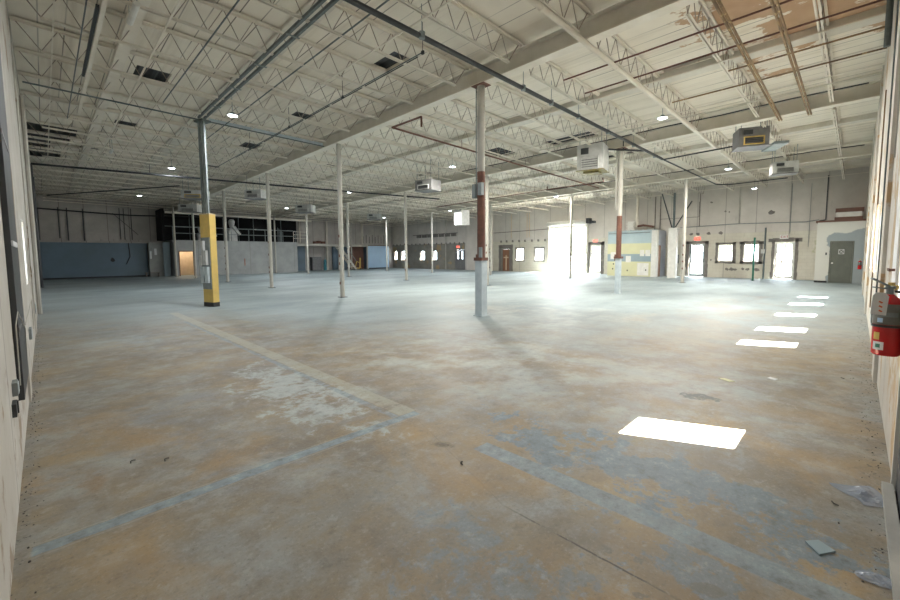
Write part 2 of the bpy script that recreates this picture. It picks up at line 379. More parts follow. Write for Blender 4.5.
    col = m.mix(m.math('MULTIPLY', m.ramp(n_fine, 0.42, 0.36), 0.30), col, (0.13, 0.115, 0.095))
    spk = m.ramp(m.noise(6.0, 6, 0.8, m.mapped((1, 1, 1), (4, 4, 0))), 0.70, 0.72)
    col = m.mix(m.math('MULTIPLY', spk, 0.7), col, (0.08, 0.065, 0.05))
    wr = m.math('MAXIMUM', m.ramp(y, 0.15, -0.2), m.ramp(x, 0.0, -0.2))
    gr = m.ramp(m.math('ADD', m.noise(16, 7, 0.8), m.math('MULTIPLY', wr, 0.10)), 0.66, 0.70)
    col = m.mix(m.math('MULTIPLY', gr, m.math('MULTIPLY', wr, 0.9)), col, (0.05, 0.045, 0.04))
    m.color(col)
    m._in(m.b.inputs['Roughness'], m.math('ADD', 0.42, m.math('MULTIPLY', n_iso, 0.28)))
    m.bump(m.math('ADD', n_fine, m.math('MULTIPLY', n_iso, 0.6)), 0.12, 0.01)
    return m.m
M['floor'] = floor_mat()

# ---- walls: painted block or panel, seams, rust streaks, patches of old paint
def wall_mat(name, c, c2, axis, panel=2.44, block=False, stain=(0.34, 0.20, 0.09), stain_thr=0.64, old=None, old_thr=0.62, seam=0.5, rough=0.7):
    m = NT(name, rough)
    x, y, z = m.xyz(); u = y if axis == 'x' else x
    sc = (1, 1, 0.18)
    col = m.mix(m.ramp(m.noise(1.3, 6, 0.6), 0.36, 0.66), c2, c)
    if old: col = m.mix(m.ramp(m.noise(0.8, 7, 0.66, m.mapped((1, 1, 1), (6, 3, 2))), old_thr, old_thr + 0.03), col, old)
    st = m.ramp(m.noise(2.2, 6, 0.65, m.mapped(sc, (9, 5, 0))), stain_thr, stain_thr + 0.10)
    col = m.mix(m.math('MULTIPLY', st, 0.75), col, stain)
    dirt = m.ramp(m.noise(5, 6, 0.7, m.mapped((1, 1, 0.4), (1, 8, 4))), 0.60, 0.74)
    col = m.mix(m.math('MULTIPLY', dirt, 0.4), col, tuple(v * 0.55 for v in c2))
    s1 = m.ramp(m.math('ABSOLUTE', m.math('SUBTRACT', m.math('FRACT', m.math('DIVIDE', m.math('ADD', u, 0.31), panel)), 0.5)), 0.5 - 0.03 / panel, 0.5 - 0.012 / panel)
    col = m.mix(m.math('MULTIPLY', s1, seam), col, (0.18, 0.16, 0.14))
    if block:
        z1 = m.ramp(m.math('ABSOLUTE', m.math('SUBTRACT', m.math('FRACT', m.math('DIVIDE', z, 0.203)), 0.5)), 0.46, 0.48)
        row = m.math('FLOOR', m.math('DIVIDE', z, 0.203))
        u2 = m.math('ADD', u, m.math('MULTIPLY', row, 0.203))
        z2 = m.ramp(m.math('ABSOLUTE', m.math('SUBTRACT', m.math('FRACT', m.math('DIVIDE', u2, 0.406)), 0.5)), 0.48, 0.49)
        g = m.math('MAXIMUM', z1, z2)
        col = m.mix(m.math('MULTIPLY', g, 0.22), col, (0.20, 0.18, 0.16))
    m.color(col)
    m.bump(m.noise(20, 5, 0.6), 0.15, 0.01)
    return m.m
M['wall_left'] = wall_mat('left wall paint', (0.56, 0.54, 0.50), (0.45, 0.42, 0.37), 'x', 2.0, old=(0.30, 0.235, 0.17), old_thr=0.61, seam=0.6)
M['wall_right'] = wall_mat('right wall paint', (0.62, 0.59, 0.53), (0.50, 0.46, 0.40), 'y', 2.0, old=(0.46, 0.33, 0.19), old_thr=0.555, seam=0.5)
M['wall_far_upper'] = wall_mat('far wall upper panels', (0.62, 0.58, 0.53), (0.55, 0.51, 0.465), 'x', 1.6, seam=0.5, stain_thr=0.72)
M['wall_far_lower'] = wall_mat('far wall painted block', (0.64, 0.61, 0.52), (0.58, 0.54, 0.45), 'x', 3.2, True, old=(0.50, 0.49, 0.34), old_thr=0.66, stain_thr=0.70)
M['wall_far_dim'] = wall_mat('far wall bare block', (0.30, 0.285, 0.25), (0.23, 0.215, 0.185), 'x', 3.2, True, old=(0.42, 0.30, 0.16), old_thr=0.58, stain_thr=0.60)
M['wall_back'] = wall_mat('back wall panels', (0.46, 0.43, 0.40), (0.38, 0.355, 0.33), 'y', 1.3, seam=0.8, stain_thr=0.66)
M['block_front'] = wall_mat('grey concrete front', (0.36, 0.37, 0.36), (0.29, 0.30, 0.29), 'y', 2.0, seam=0.5, stain=(0.42, 0.20, 0.09), stain_thr=0.70)

# ------------------------------------------------------------------ room shell
mb = MB(); mb.box(XL - 0.3, XW + 0.3, YR - 0.3, YW + 0.3, -0.25, 0.0)
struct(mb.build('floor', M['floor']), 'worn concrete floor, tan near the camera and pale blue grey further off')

# right wall (plane y = YR) with windows and the near door
RW = [(4.22, 4.80, 1.18, 2.47), (9.10, 9.72, 1.21, 2.47), (10.90, 11.62, 1.21, 2.47), (13.65, 14.38, 1.21, 2.47), (16.68, 17.50, 1.21, 2.47), (19.48, 20.10, 1.21, 2.47)]
RD = [(2.95, 3.92, 0.0, 2.13)]
mb = MB()
hs = RW + RD
mb.slab(cuts(XL - 0.3, XW + 0.3, hs, 0), cuts(-0.25, 6.7, hs, 2, (0,)), holes_fn(hs), lambda u, v: YR - 0.18, lambda u, v: YR, 'y')
struct(mb.build('wall_right', M['wall_right']))
# left wall (plane x = XL)
LW = [(8.95, 9.75, 1.15, 2.15)]
mb = MB()
mb.slab(cuts(YR, YW + 0.3, LW, 0), cuts(-0.25, 6.7, LW, 2, (0,)), holes_fn(LW), lambda u, v: XL - 0.3, lambda u, v: XL, 'x')
struct(mb.build('wall_left', M['wall_left']))
# far wall on the right (plane x = XW)
WIN = [(41.35, 41.0, 0, 0)]
FW = [(39.0, 39.7, 1.0, 2.1), (40.55, 41.1, 1.0, 2.1), (35.35, 36.15, 1.0, 2.05), (33.3, 33.95, 1.0, 2.05), (21.65, 22.45, 1.05, 2.13), (19.55, 20.4, 1.05, 2.1), (5.62, 6.42, 1.08, 2.12), (4.27, 5.05, 1.08, 2.12)]
FD = [(28.95, 30.45, 0.0, 2.15), (23.2, 24.15, 0.0, 2.15), (15.55, 18.95, 0.0, 3.95), (14.3, 15.2, 0.0, 2.28), (7.18, 8.1, 0.0, 2.2), (2.58, 3.52, 0.0, 2.22)]
hs = FW + FD
mb = MB()
LEDGE = 2.85
us = cuts(YR - 0.3, YW + 0.3, hs, 0, (24.7, 28.7)); vs = cuts(-0.25, 6.2, hs, 2, (0, LEDGE))
def mfar(u, v):
    if v > LEDGE: return 1
    return 2 if u > 28.7 else 0
mb.slab(us, vs, holes_fn(hs), lambda u, v: XW, lambda u, v: XW + 0.3, 'x', mfun=mfar)
wall_far = struct(mb.build('wall_far', [M['wall_far_lower'], M['wall_far_upper'], M['wall_far_dim']]))
mb = MB(); mb.box(XL - 0.3, XW + 0.3, YW, YW + 0.3, -0.25, 6.2)
struct(mb.build('wall_back', M['wall_back']))
# a flat buttress of wall between the grey exit door and the brown door
mb = MB(); mb.box(XW - 0.35, XW, 25.2, 28.6, 0, 5.75)
struct(mb.build('trim_1', M['wall_far_upper']), 'projecting cream bay of the far wall between two doors')
# ledge with the stubs of the cut-off framing along the far wall
mb = MB()
for y0, y1, col in ((18.98, 25.0, 0), (28.7, 41.3, 0)):
    mb.box(XW - 0.05, XW + 0.02, y0, y1, LEDGE - 0.05, LEDGE + 0.03)
    yy = y0 + 0.3
    while yy < y1 - 0.2:
        mb.box(XW - 0.09, XW + 0.02, yy, yy + 0.16, LEDGE - 0.14, LEDGE + 0.06, 1); yy += 0.72 + random.uniform(-0.08, 0.08)
struct(mb.build('trim_2', [M['wall_far_upper'], M['bare_block']]), 'ledge with cut framing stubs along the far wall')

# ceiling: boards with holes, dark corrugated deck above them
CH = [(1.95, 2.68, 13.05, 14.1), (2.05, 2.67, 18.45, 19.4), (1.9, 2.6, 8.2, 8.93), (6.12, 6.60, 7.98, 8.95), (6.16, 6.80, 13.3, 14.1), (6.15, 6.85, 18.1, 19.2),
      (14.2, 15.65, 11.25, 12.35), (11.55, 11.80, 2.6, 3.85), (12.15, 12.40, 2.6, 3.85), (11.68, 11.82, 8.36, 8.87), (12.2, 12.32, 8.36, 8.8), (12.2, 12.32, 7.72, 7.97),
      (14.95, 15.75, 7.5, 9.5), (-0.15, 1.2, 20.9, 22.3), (-0.15, 1.05, 22.45, 23.3), (-0.15, 0.5, 23.45, 25.2), (-0.15, 0.85, 25.4, 27.5), (0.55, 1.0, 23.55, 23.8), (1.1, 1.5, 23.55, 23.9), (1.65, 2.0, 23.6, 24.1), (1.95, 2.25, 22.9, 23.15), (2.4, 2.75, 23.2, 23.5),
      (2.55, 2.85, 30.6, 31.1), (3.2, 3.45, 30.8, 31.1), (3.7, 3.95, 30.3, 30.8), (1.75, 2.1, 32.2, 32.7), (2.4, 2.8, 32.4, 32.7), (1.1, 1.5, 35.7, 36.0), (1.7, 2.9, 35.6, 35.9),
      (6.2, 6.8, 23.6, 24.5), (10.4, 11.0, 19.0, 19.9), (15.2, 15.6, 17.0, 18.2), (19.0, 19.6, 8.3, 9.2), (19.0, 19.5, 6.9, 7.8), (20.4, 21.0, 14.5, 15.4), (10.9, 11.5, 25.4, 26.3), (19.0, 19.6, 21.4, 22.2)]
mb = MB()
mb.slab(cuts(XL - 0.3, XW + 0.3, CH, 0), cuts(YR - 0.3, YW + 0.3, CH, 2), holes_fn(CH), lambda u, v: zb(u, v) + DECK, lambda u, v: zb(u, v) + DECK + 0.07, 'z')
n0 = 24
struct(mb.build('ceiling', M['ceiling']), 'cream painted board ceiling with dark openings and ochre peeled patches')
mb = MB()
x = XL - 0.3; k = 0
pts = []
while x < XW + 0.3:
    h = 0.17 if k % 4 in (0, 1) else 0.10
    pts.append((x, h)); x += 0.075; k += 1
y0, y1 = YR - 0.3, YW + 0.3
vs = []; fs = []
for x, h in pts:
    for yy in (y0, y1):
        vs.append((x, yy, zb(x, yy) + DECK + h))
for i in range(len(pts) - 1): fs.append((2 * i, 2 * i + 1, 2 * i + 3, 2 * i + 2))
mb.add(vs, fs)
mb.slab([XL - 0.3, XW + 0.3], [y0, y1], lambda u, v: True, lambda u, v: zb(u, v) + DECK + 0.2, lambda u, v: zb(u, v) + DECK + 0.3, 'z')
struct(mb.build('ceiling_deck', M['dark']), 'dark corrugated roof deck seen through the ceiling openings')

# ribs of the ceiling boards (run along y), and the lower bulkhead strips mid-bay
for i, bx in enumerate((4.05, 12.0, 20.1, 27.6)):
    w = 0.22 if i == 0 else 0.17
    mb = MB(); y1_ = YW if i else YW
    for s_ in range(12):
        a = YR + (y1_ - YR) * s_ / 12; b = YR + (y1_ - YR) * (s_ + 1) / 12
        d = 0.17 if i else 0.06
        mb.add([(bx - w, a, zb(bx, a) + DECK), (bx + w, a, zb(bx, a) + DECK), (bx + w, a, zb(bx, a) + DECK - d), (bx - w, a, zb(bx, a) + DECK - d),
                (bx - w, b, zb(bx, b) + DECK), (bx + w, b, zb(bx, b) + DECK), (bx + w, b, zb(bx, b) + DECK - d), (bx - w, b, zb(bx, b) + DECK - d)],
               [(0, 1, 2, 3), (7, 6, 5, 4), (3, 2, 6, 7), (0, 3, 7, 4), (1, 5, 6, 2)])
    struct(mb.build('trim_%d' % (i + 3), M['girder_grey']), 'boxed strip on the ceiling midway between two girders')

# ------------------------------------------------------------------ openings: windows and doors of the shell
win_no = [0]; door_no = [0]
def frame_rect(mb, axis, p0, p1, u0, u1, z0, z1, w, bottom=True, mi=0):
    B = (lambda a, b, c, d: mb.box(p0, p1, a, b, c, d, mi)) if axis == 'x' else (lambda a, b, c, d: mb.box(a, b, p0, p1, c, d, mi))
    B(u0, u0 + w, z0, z1); B(u1 - w, u1, z0, z1); B(u0 + w, u1 - w, z1 - w, z1)
    if bottom: B(u0 + w, u1 - w, z0, z0 + w)
def window(axis, plane, out, u0, u1, z0, z1, label, mat='white_trim', bars=0, w=0.05):
    """window set in the wall; out = +1/-1 direction of the outside"""
    win_no[0] += 1
    a, b = sorted((plane + out * 0.10, plane + out * 0.16))
    mb = MB(); frame_rect(mb, axis, a, b, u0 + 0.005, u1 - 0.005, z0 + 0.005, z1 - 0.005, w)
    for k in range(bars):
        u = u0 + (u1 - u0) * (k + 1) / (bars + 1)
        if axis == 'x': mb.box(a + 0.01, b - 0.01, u - 0.012, u + 0.012, z0 + w, z1 - w)
        else: mb.box(u - 0.012, u + 0.012, a + 0.01, b - 0.01, z0 + w, z1 - w)
    f = mb.build('window_%d' % win_no[0], M[mat]); struct(f, label)
    g = MB(); c = (a + b) / 2
    if axis == 'x': g.box(c - 0.004, c + 0.004, u0 + w, u1 - w, z0 + w, z1 - w)
    else: g.box(u0 + w, u1 - w, c - 0.004, c + 0.004, z0 + w, z1 - w)
    g.build('window_pane', M['glass'], f)
    # daylight sampling window (portal: adds no light of its own)
    portal(axis, plane + out * 0.25, out, u0, u1, z0, z1)
    return f
def portal(axis, p, out, u0, u1, z0, z1):
    l = bpy.data.lights.new('portal', 'AREA'); l.shape = 'RECTANGLE'; l.size = (u1 - u0); l.size_y = (z1 - z0); l.energy = 1
    l.cycles.is_portal = True
    o = bpy.data.objects.new('daylight_portal', l); C.objects.link(o)
    c = (u0 + u1) / 2; zc = (z0 + z1) / 2
    o.location = (p, c, zc) if axis == 'x' else (c, p, zc)
    d = Vector((-out, 0, 0)) if axis == 'x' else Vector((0, -out, 0))
    o.rotation_euler = d.to_track_quat('-Z', 'Z').to_euler()

for i, (a, b, c, d) in enumerate(RW):
    window('y', YR, -1, a, b, c, d, ('nearest', 'second', 'third', 'fourth', 'fifth', 'farthest')[i] + ' small window in the right wall', w=0.02)
window('x', XL, -1, *LW[0], 'tall narrow window in the left wall giving blue light')
FWL = ['window on the far wall just right of the light blue booth', 'window in the corner of the far wall behind a column', 'bluish window left of the grey exit door', 'narrow window left of the grey exit door, nearer to it',
       'white window right of the brown door', 'white window left of the open loading door', 'window right of the left exit door', 'window beside the green post']
for (a, b, c, d), l in zip(FW, FWL):
    window('x', XW, 1, a, b, c, d, l, 'white_trim' if a < 30 else 'dark', 0 if a > 10 else 4, 0.05)

def xdoor_glass(u0, u1, z1, label, leaves=1, mat='galv', rail=True, split=0.5):
    """glazed metal door in the far wall"""
    door_no[0] += 1
    mb = MB(); frame_rect(mb, 'x', XW + 0.04, XW + 0.16, u0 + 0.005, u1 - 0.005, 0.002, z1 - 0.005, 0.06, False)
    f = mb.build('door_%d' % door_no[0], M[mat]); struct(f, label)
    n = leaves; wl = (u1 - u0 - 0.12) / n
    for k in range(n):
        a = u0 + 0.06 + k * wl; b = a + wl
        m2 = MB(); frame_rect(m2, 'x', XW + 0.07, XW + 0.11, a + 0.005, b - 0.005, 0.02, z1 - 0.07, 0.06)
        m2.box(XW + 0.07, XW + 0.11, a + 0.065, b - 0.065, 0.08, 0.22)
        if rail: m2.box(XW + 0.065, XW + 0.115, a + 0.065, b - 0.065, 1.0, 1.08); m2.box(XW + 0.07, XW + 0.11, a + 0.065, b - 0.065, 1.6, 1.64)
        lf = m2.build('door_leaf', M[mat], f)
        g = MB(); g.box(XW + 0.085, XW + 0.092, a + 0.065, b - 0.065, 0.22, z1 - 0.13); g.build('door_glass', M['glass'], lf)
        h = MB(); h.box(XW + 0.03, XW + 0.07, a + 0.08, a + 0.12, 0.95, 1.25); h.build('door_handle', M['dark'], lf)
    portal('x', XW + 0.28, 1, u0, u1, 0, z1)
    return f
xdoor_glass(14.3, 15.2, 2.28, 'glazed white door right of the open loading door', 1, 'white_trim')
xdoor_glass(7.18, 8.1, 2.2, 'glazed exit door on the far wall with bars, left of two windows', 1, 'galv')
xdoor_glass(2.58, 3.52, 2.22, 'bright double glass door left of the corner room', 2, 'white_trim')

# grey double exit door with two narrow lights
door_no[0] += 1
mb = MB(); frame_rect(mb, 'x', XW + 0.02, XW + 0.14, 28.955, 30.445, 0.002, 2.145, 0.07, False)
f = struct(mb.build('door_%d' % door_no[0], M['unit_grey']), 'grey double door with two narrow lights under an exit sign')
for k, (a, b) in enumerate(((29.03, 29.695), (29.705, 30.37))):
    m2 = MB(); hole = [(29.36, 29.50, 1.15, 1.9)] if k == 0 else [(29.95, 30.10, 1.15, 1.9)]
    m2.slab(cuts(a, b, hole, 0), cuts(0.01, 2.07, hole, 2), holes_fn(hole), lambda u, v: XW + 0.06, lambda u, v: XW + 0.10, 'x')
    lf = m2.build('door_leaf', M['unit_grey'], f)
    g = MB(); h_ = hole[0]; g.box(XW + 0.075, XW + 0.083, h_[0], h_[1], h_[2], h_[3]); g.build('door_glass', M['glass'], lf)
# brown timber door
door_no[0] += 1
mb = MB(); frame_rect(mb, 'x', XW + 0.02, XW + 0.14, 23.205, 24.145, 0.002, 2.145, 0.06, False)
f = struct(mb.build('door_%d' % door_no[0], M['unit_grey']), 'dark brown timber door with pale brace')
m2 = MB(); m2.box(XW + 0.06, XW + 0.10, 23.27, 24.08, 0.01, 2.08); m2.build('door_leaf', M['brown_wood'], f)
m3 = MB(); m3.box(XW + 0.03, XW + 0.055, 23.6, 23.72, 0.1, 1.5); m3.box(XW + 0.03, XW + 0.055, 23.4, 23.95, 1.25, 1.35); m3.build('brace', M['board'], f)
# open loading door: coil housing, guides
door_no[0] += 1
mb = MB()
mb.box(XW - 0.10, XW - 0.005, 15.38, 15.54, 0.0, 4.0); mb.box(XW - 0.10, XW - 0.005, 18.96, 19.08, 0.0, 4.0)
f = struct(mb.build('door_%d' % door_no[0], M['girder_grey']), 'wide open loading door with rolled-up shutter, daylight outside')
m2 = MB(); m2.tube((XW - 0.22, 15.45, 4.14), (XW - 0.22, 19.05, 4.14), 0.19, 16); m2.build('shutter_roll', M['white_trim'], f, True)
m3 = MB(); m3.box(XW - 0.42, XW - 0.005, 15.12, 15.42, 4.0, 4.42); m3.box(XW - 0.30, XW - 0.05, 14.75, 15.12, 4.02, 4.2); m3.build('shutter_motor', M['dark'], f)
m4 = MB(); m4.box(XW + 0.1, XW + 0.15, 15.56, 18.94, 3.72, 3.94); m4.build('bottom_rail', M['white_trim'], f)
portal('x', XW + 0.28, 1, 15.55, 18.95, 0, 3.95)
# near door in the right wall
door_no[0] += 1
mb = MB(); frame_rect(mb, 'y', YR - 0.14, YR + 0.012, 2.955, 3.915, 0.002, 2.125, 0.05, False)
f = struct(mb.build('door_%d' % door_no[0], M['white_trim']), 'dark grey steel door low at the right edge')
m2 = MB(); m2.box(3.01, 3.86, YR - 0.06, YR - 0.01, 0.01, 2.07); m2.build('door_leaf', M['dark'], f)
mb = MB(); mb.box(0.6, 3.88, YR + 0.001, YR + 0.055, 0.0, 0.04)
struct(mb.build('baseboard_right', M['concrete']), 'pale concrete kerb along the foot of the right wall')

# bare block surrounds of the far doors and windows, ragged edges
def surround(u0, u1, z0, z1, g, label, ear=0.0, closed=True):
    door = z0 < 0.2
    rnd = lambda s: random.uniform(-s, s)
    mb = MB(); x0, x1 = XW - 0.025, XW - 0.002
    def strip(a, b, c, d):   # rectangle with wobbly outer edge, split into short blocks
        if (b - a) > (d - c):
            n = max(2, int((b - a) / 0.18)); 
            for k in range(n):
                e = rnd(0.025); mb.box(x0, x1, a + (b - a) * k / n, a + (b - a) * (k + 1) / n, c - (0 if c > z1 - 0.01 else e), d + (e if c > z1 - 0.01 else 0))
        else:
            n = max(3, int((d - c) / 0.2))
            for k in range(n):
                e = rnd(0.022); left = a < u0
                mb.box(x0, x1, a - (e if left else 0), b + (0 if left else e), c + (d - c) * k / n, c + (d - c) * (k + 1) / n)
    strip(u0 - g, u0 - 0.003, z0 if door else z0 - g, z1 + g * 0.9); strip(u1 + 0.003, u1 + g, z0 if door else z0 - g, z1 + g * 0.9)
    strip(u0 - g - ear, u1 + g + ear, z1 + 0.003, z1 + g + ear * 0.5)
    if not door: strip(u0 - g, u1 + g, z0 - g, z0 - 0.003)
    return mb
trim_no = [6]
for args in ((14.3, 15.2, 0.0, 2.28, 0.25, 'x', 0.0), (7.18, 8.1, 0.0, 2.2, 0.2, 'x', 0.0), (2.58, 3.52, 0.0, 2.22, 0.15, 'x', 0.16),
             (5.62, 6.42, 1.08, 2.12, 0.16, 'x', 0.0), (4.27, 5.05, 1.08, 2.12, 0.18, 'x', 0.05), (21.65, 22.45, 1.05, 2.13, 0.12, 'x', 0.0), (19.55, 20.4, 1.05, 2.1, 0.12, 'x', 0.0), (23.2, 24.15, 0, 2.15, 0.35, 'x', 0.0)):
    trim_no[0] += 1
    struct(surround(*args).build('trim_%d' % trim_no[0], M['bare_block']), 'bare grey block edging around an opening in the far wall')
# knocked-out patches and stubs of bare block on the far wall
def blob(cy, cz, r, n=9):
    return [(cy + r * random.uniform(0.6, 1.15) * math.cos(t * 2 * math.pi / n), cz + r * random.uniform(0.5, 1.1) * math.sin(t * 2 * math.pi / n)) for t in range(n)]
mb = MB()
for cy, cz, r in ((8.0, 2.86, .12), (7.62, 2.88, .13), (7.0, 2.86, .13), (6.33, 2.88, .12), (5.9, 0.55, .12), (5.65, 0.55, .14), (5.45, 0.52, .11), (5.05, 0.6, .10), (4.8, 0.55, .12), (4.35, 0.55, .16), (6.8, 1.15, .07), (3.75, 4.0, .16), (6.9, 4.9, .08), (6.1, 4.25, .07), (5.9, 4.2, .06)):
    mb.prism(blob(cy, cz, r), 'x', XW - 0.012, XW - 0.001)
struct(mb.build('trim_%d' % (trim_no[0] + 1), M['bare_block']), 'scattered knocked-out patches on the far wall')

# exit signs
def letters(mb, text, place, h, mi=0):
    """stroke letters; place(u, v) gives a 3-D point with u running to the reader's right"""
    G = {'E': [((0, 0), (0, 1)), ((0, 0), (.6, 0)), ((0, .5), (.5, .5)), ((0, 1), (.6, 1))], 'X': [((0, 0), (.6, 1)), ((0, 1), (.6, 0))],
         'I': [((.1, 0), (.1, 1))], 'T': [((.3, 0), (.3, 1)), ((0, 1), (.6, 1))]}
    u = 0
    for ch in text:
        for (a, b), (c, d) in G[ch]:
            mb.tube(place((u + a) * h, b * h), place((u + c) * h, d * h), h * 0.07, 5, mi)
        u += 0.4 if ch == 'I' else 0.85
for cy, cz, w, l in ((29.92, 2.42, 0.5, 'small lit red exit sign over the grey double door'), (7.62, 2.56, 0.42, 'lit red exit sign over the glazed exit door with bars'),
                     (3.1, 2.52, 0.40, 'faint exit sign over the bright double glass door'), (14.75, 2.62, 0.42, 'pinkish exit sign above the glazed white door')):
    t = empty('exit_sign', (XW - 0.03, cy, cz)); tag(t, l, 'exit sign', 'exit signs on the far wall')
    mb = MB(); mb.box(-0.045, 0.025, -w / 2, w / 2, -0.12, 0.12); mb.build('housing', M['white_trim'], t)
    mb = MB(); mb.box(-0.05, -0.046, -w / 2 + 0.02, w / 2 - 0.02, -0.10, 0.10); fc = mb.build('sign_face', M['exit_red'] if cy != 3.1 else M['white_trim'], t)
    mb = MB(); letters(mb, 'EXIT', lambda u, v: (-0.053, 0.135 - u, -0.06 + v), 0.12); mb.build('lettering', M['white_trim'] if cy != 3.1 else M['red'], fc)

# ------------------------------------------------------------------ roof steel
GX = [7.9, 16.0, 24.2]
ordn = ['first', 'second', 'third', 'fourth', 'fifth', 'sixth', 'seventh', 'eighth', 'ninth', 'tenth', 'eleventh', 'twelfth', 'thirteenth', 'fourteenth', 'fifteenth', 'sixteenth', 'seventeenth', 'eighteenth', 'nineteenth', 'twentieth', 'twenty-first', 'twenty-second', 'twenty-third', 'twenty-fourth', 'twenty-fifth']
for i, gx in enumerate(GX):
    L = YW - YR - 0.02
    g = empty('roof_girder', (gx, YR + 0.01, zb(gx, YR))); g.rotation_euler = (-math.atan(0.011), 0, 0)
    tag(g, ['big grey steel girder nearest the camera, over the first row of columns', 'middle grey steel girder over the second row of columns', 'farthest grey steel girder over the last row of columns'][i], 'girder', 'main roof girders')
    mb = MB(); mb.box(-0.008, 0.008, 0, L, 0.03, 0.40); mb.build('web', M['girder_grey'], g)
    mb = MB(); mb.box(-0.13, 0.13, 0, L, 0.0, 0.028); mb.build('bottom_flange', M['steel_white'], g)
    mb = MB(); mb.box(-0.12, 0.12, 0, L, 0.39, 0.415)
    mb.build('top_flange', M['girder_grey'], g)

def joist_meshes(L, e0=0.42, e1=0.42):
    d = DECK - 0.02; out = []
    mb = MB()
    for s in (-1, 1): mb.box(0.02, L - 0.02, s * 0.012, s * 0.05, d - 0.045, d - 0.005); mb.box(0.02, L - 0.02, s * 0.012, s * 0.018, d - 0.075, d - 0.005)
    out.append(mb.mesh('top_chord', M['steel_white']))
    mb = MB()
    for s in (-1, 1): mb.box(e0, L - e1, s * 0.012, s * 0.045, 0.005, 0.012); mb.box(e0, L - e1, s * 0.012, s * 0.018, 0.005, 0.05)
    out.append(mb.mesh('bottom_chord', M['steel_white']))
    mb = MB(); n = int((L - e0 - e1) / 0.52); w = (L - e0 - e1) / n
    mb.tube((0.06, 0, d - 0.04), (e0 + 0.02, 0, 0.03), 0.011, 4); mb.tube((L - 0.06, 0, d - 0.04), (L - e1 - 0.02, 0, 0.03), 0.011, 4)
    for k in range(n):
        a = e0 + k * w
        mb.tube((a, 0, 0.03), (a + w / 2, 0, d - 0.04), 0.009, 4); mb.tube((a + w / 2, 0, d - 0.04), (a + w, 0, 0.03), 0.009, 4)
    out.append(mb.mesh('web', M['web_steel']))
    return out
BX = [XL, 7.9, 16.0, 24.2, XW]
bays = ['the left bay', 'the bay past the first girder', 'the bay past the middle girder', 'the far bay']
JY = [0.70 + 1.65 * k for k in range(25)]
JY = [y for y in JY if y < YW - 0.3]
for b in range(4):
    x0, x1 = BX[b], BX[b + 1]; L = x1 - x0
    ms = joist_meshes(L)
    for k, y in enumerate(JY):
        j = empty('roof_joist', (x0, y, zb(x0, y))); j.rotation_euler = (0, math.atan(0.0146), 0)
        tag(j, 'white open-web joist in %s, %s from the right wall' % (bays[b], ordn[k]), 'roof joist', 'open-web joists in ' + bays[b])
        for nm, me in zip(('top_chord', 'bottom_chord', 'web'), ms):
            if y > 34 and nm == 'web' and b == 0 and False: continue
            o = bpy.data.objects.new(nm, me); C.objects.link(o); o.parent = j

# lines of bridging along y under the joists
def yline(x, y0, y1, dz, r, mat, name, label, cat, group=None, square=False, dx=0.0):
    mb = MB(); p = (x, y0, zb(x, y0) + dz); q = (x + dx, y1, zb(x + dx, y1) + dz)
    if square: mb.bar(p, q, r * 2, r * 2)
    else: mb.tube(p, q, r, 8)
    return tag(mb.build(name, M[mat]), label, cat, group)
def xline(y, x0, x1, dz, r, mat, name, label, cat, group=None, square=False):
    mb = MB(); p = (x0, y, zb(x0, y) + dz); q = (x1, y, zb(x1, y) + dz)
    if square: mb.bar(p, q, r * 2, r * 2)
    else: mb.tube(p, q, r, 8)
    return tag(mb.build(name, M[mat]), label, cat, group)
yline(0.38, YR + .02, YW - 1.7, -0.012, 0.011, 'steel_white', 'bridging_angle', 'thin cream bridging line close along the left wall', 'bridging', 'bridging lines under the joists', True)
yline(0.76, YR + .02, 17.0, -0.02, 0.012, 'galv_dark', 'conduit', 'thin dark conduit second from the left wall', 'conduit')
yline(1.85, YR + .02, 38.0, -0.02, 0.014, 'steel_white', 'bridging_angle', 'cream bridging line over the pale duct strip on the left', 'bridging', 'bridging lines under the joists', True)
yline(5.05, YR + .02, 38.0, -0.012, 0.012, 'steel_white', 'bridging_angle', 'cream bridging line just left of the long rail conduit', 'bridging', 'bridging lines under the joists', True)
for i, x in enumerate((10.7, 13.4, 18.7, 21.5, 26.4, 28.9)):
    yline(x, YR + .02, 38.0 if i < 4 else 41.0, -0.01, 0.011, 'steel_white', 'bridging_angle', ('cream bridging line %s past the ' % ['first', 'second', 'first', 'second', 'first', 'second'][i % 2]) + ['first', 'middle', 'last'][i // 2] + ' girder', 'bridging', 'bridging lines under the joists', True)
yline(2.55, YR + .02, 13.6, 0.0, 0.014, 'galv_dark', 'conduit', 'thin dark conduit left of the double channel track', 'conduit')
yline(4.33, 3.0, 16.5, 0.02, 0.016, 'galv_dark', 'conduit', 'thin grey green conduit right of the double channel track', 'conduit')
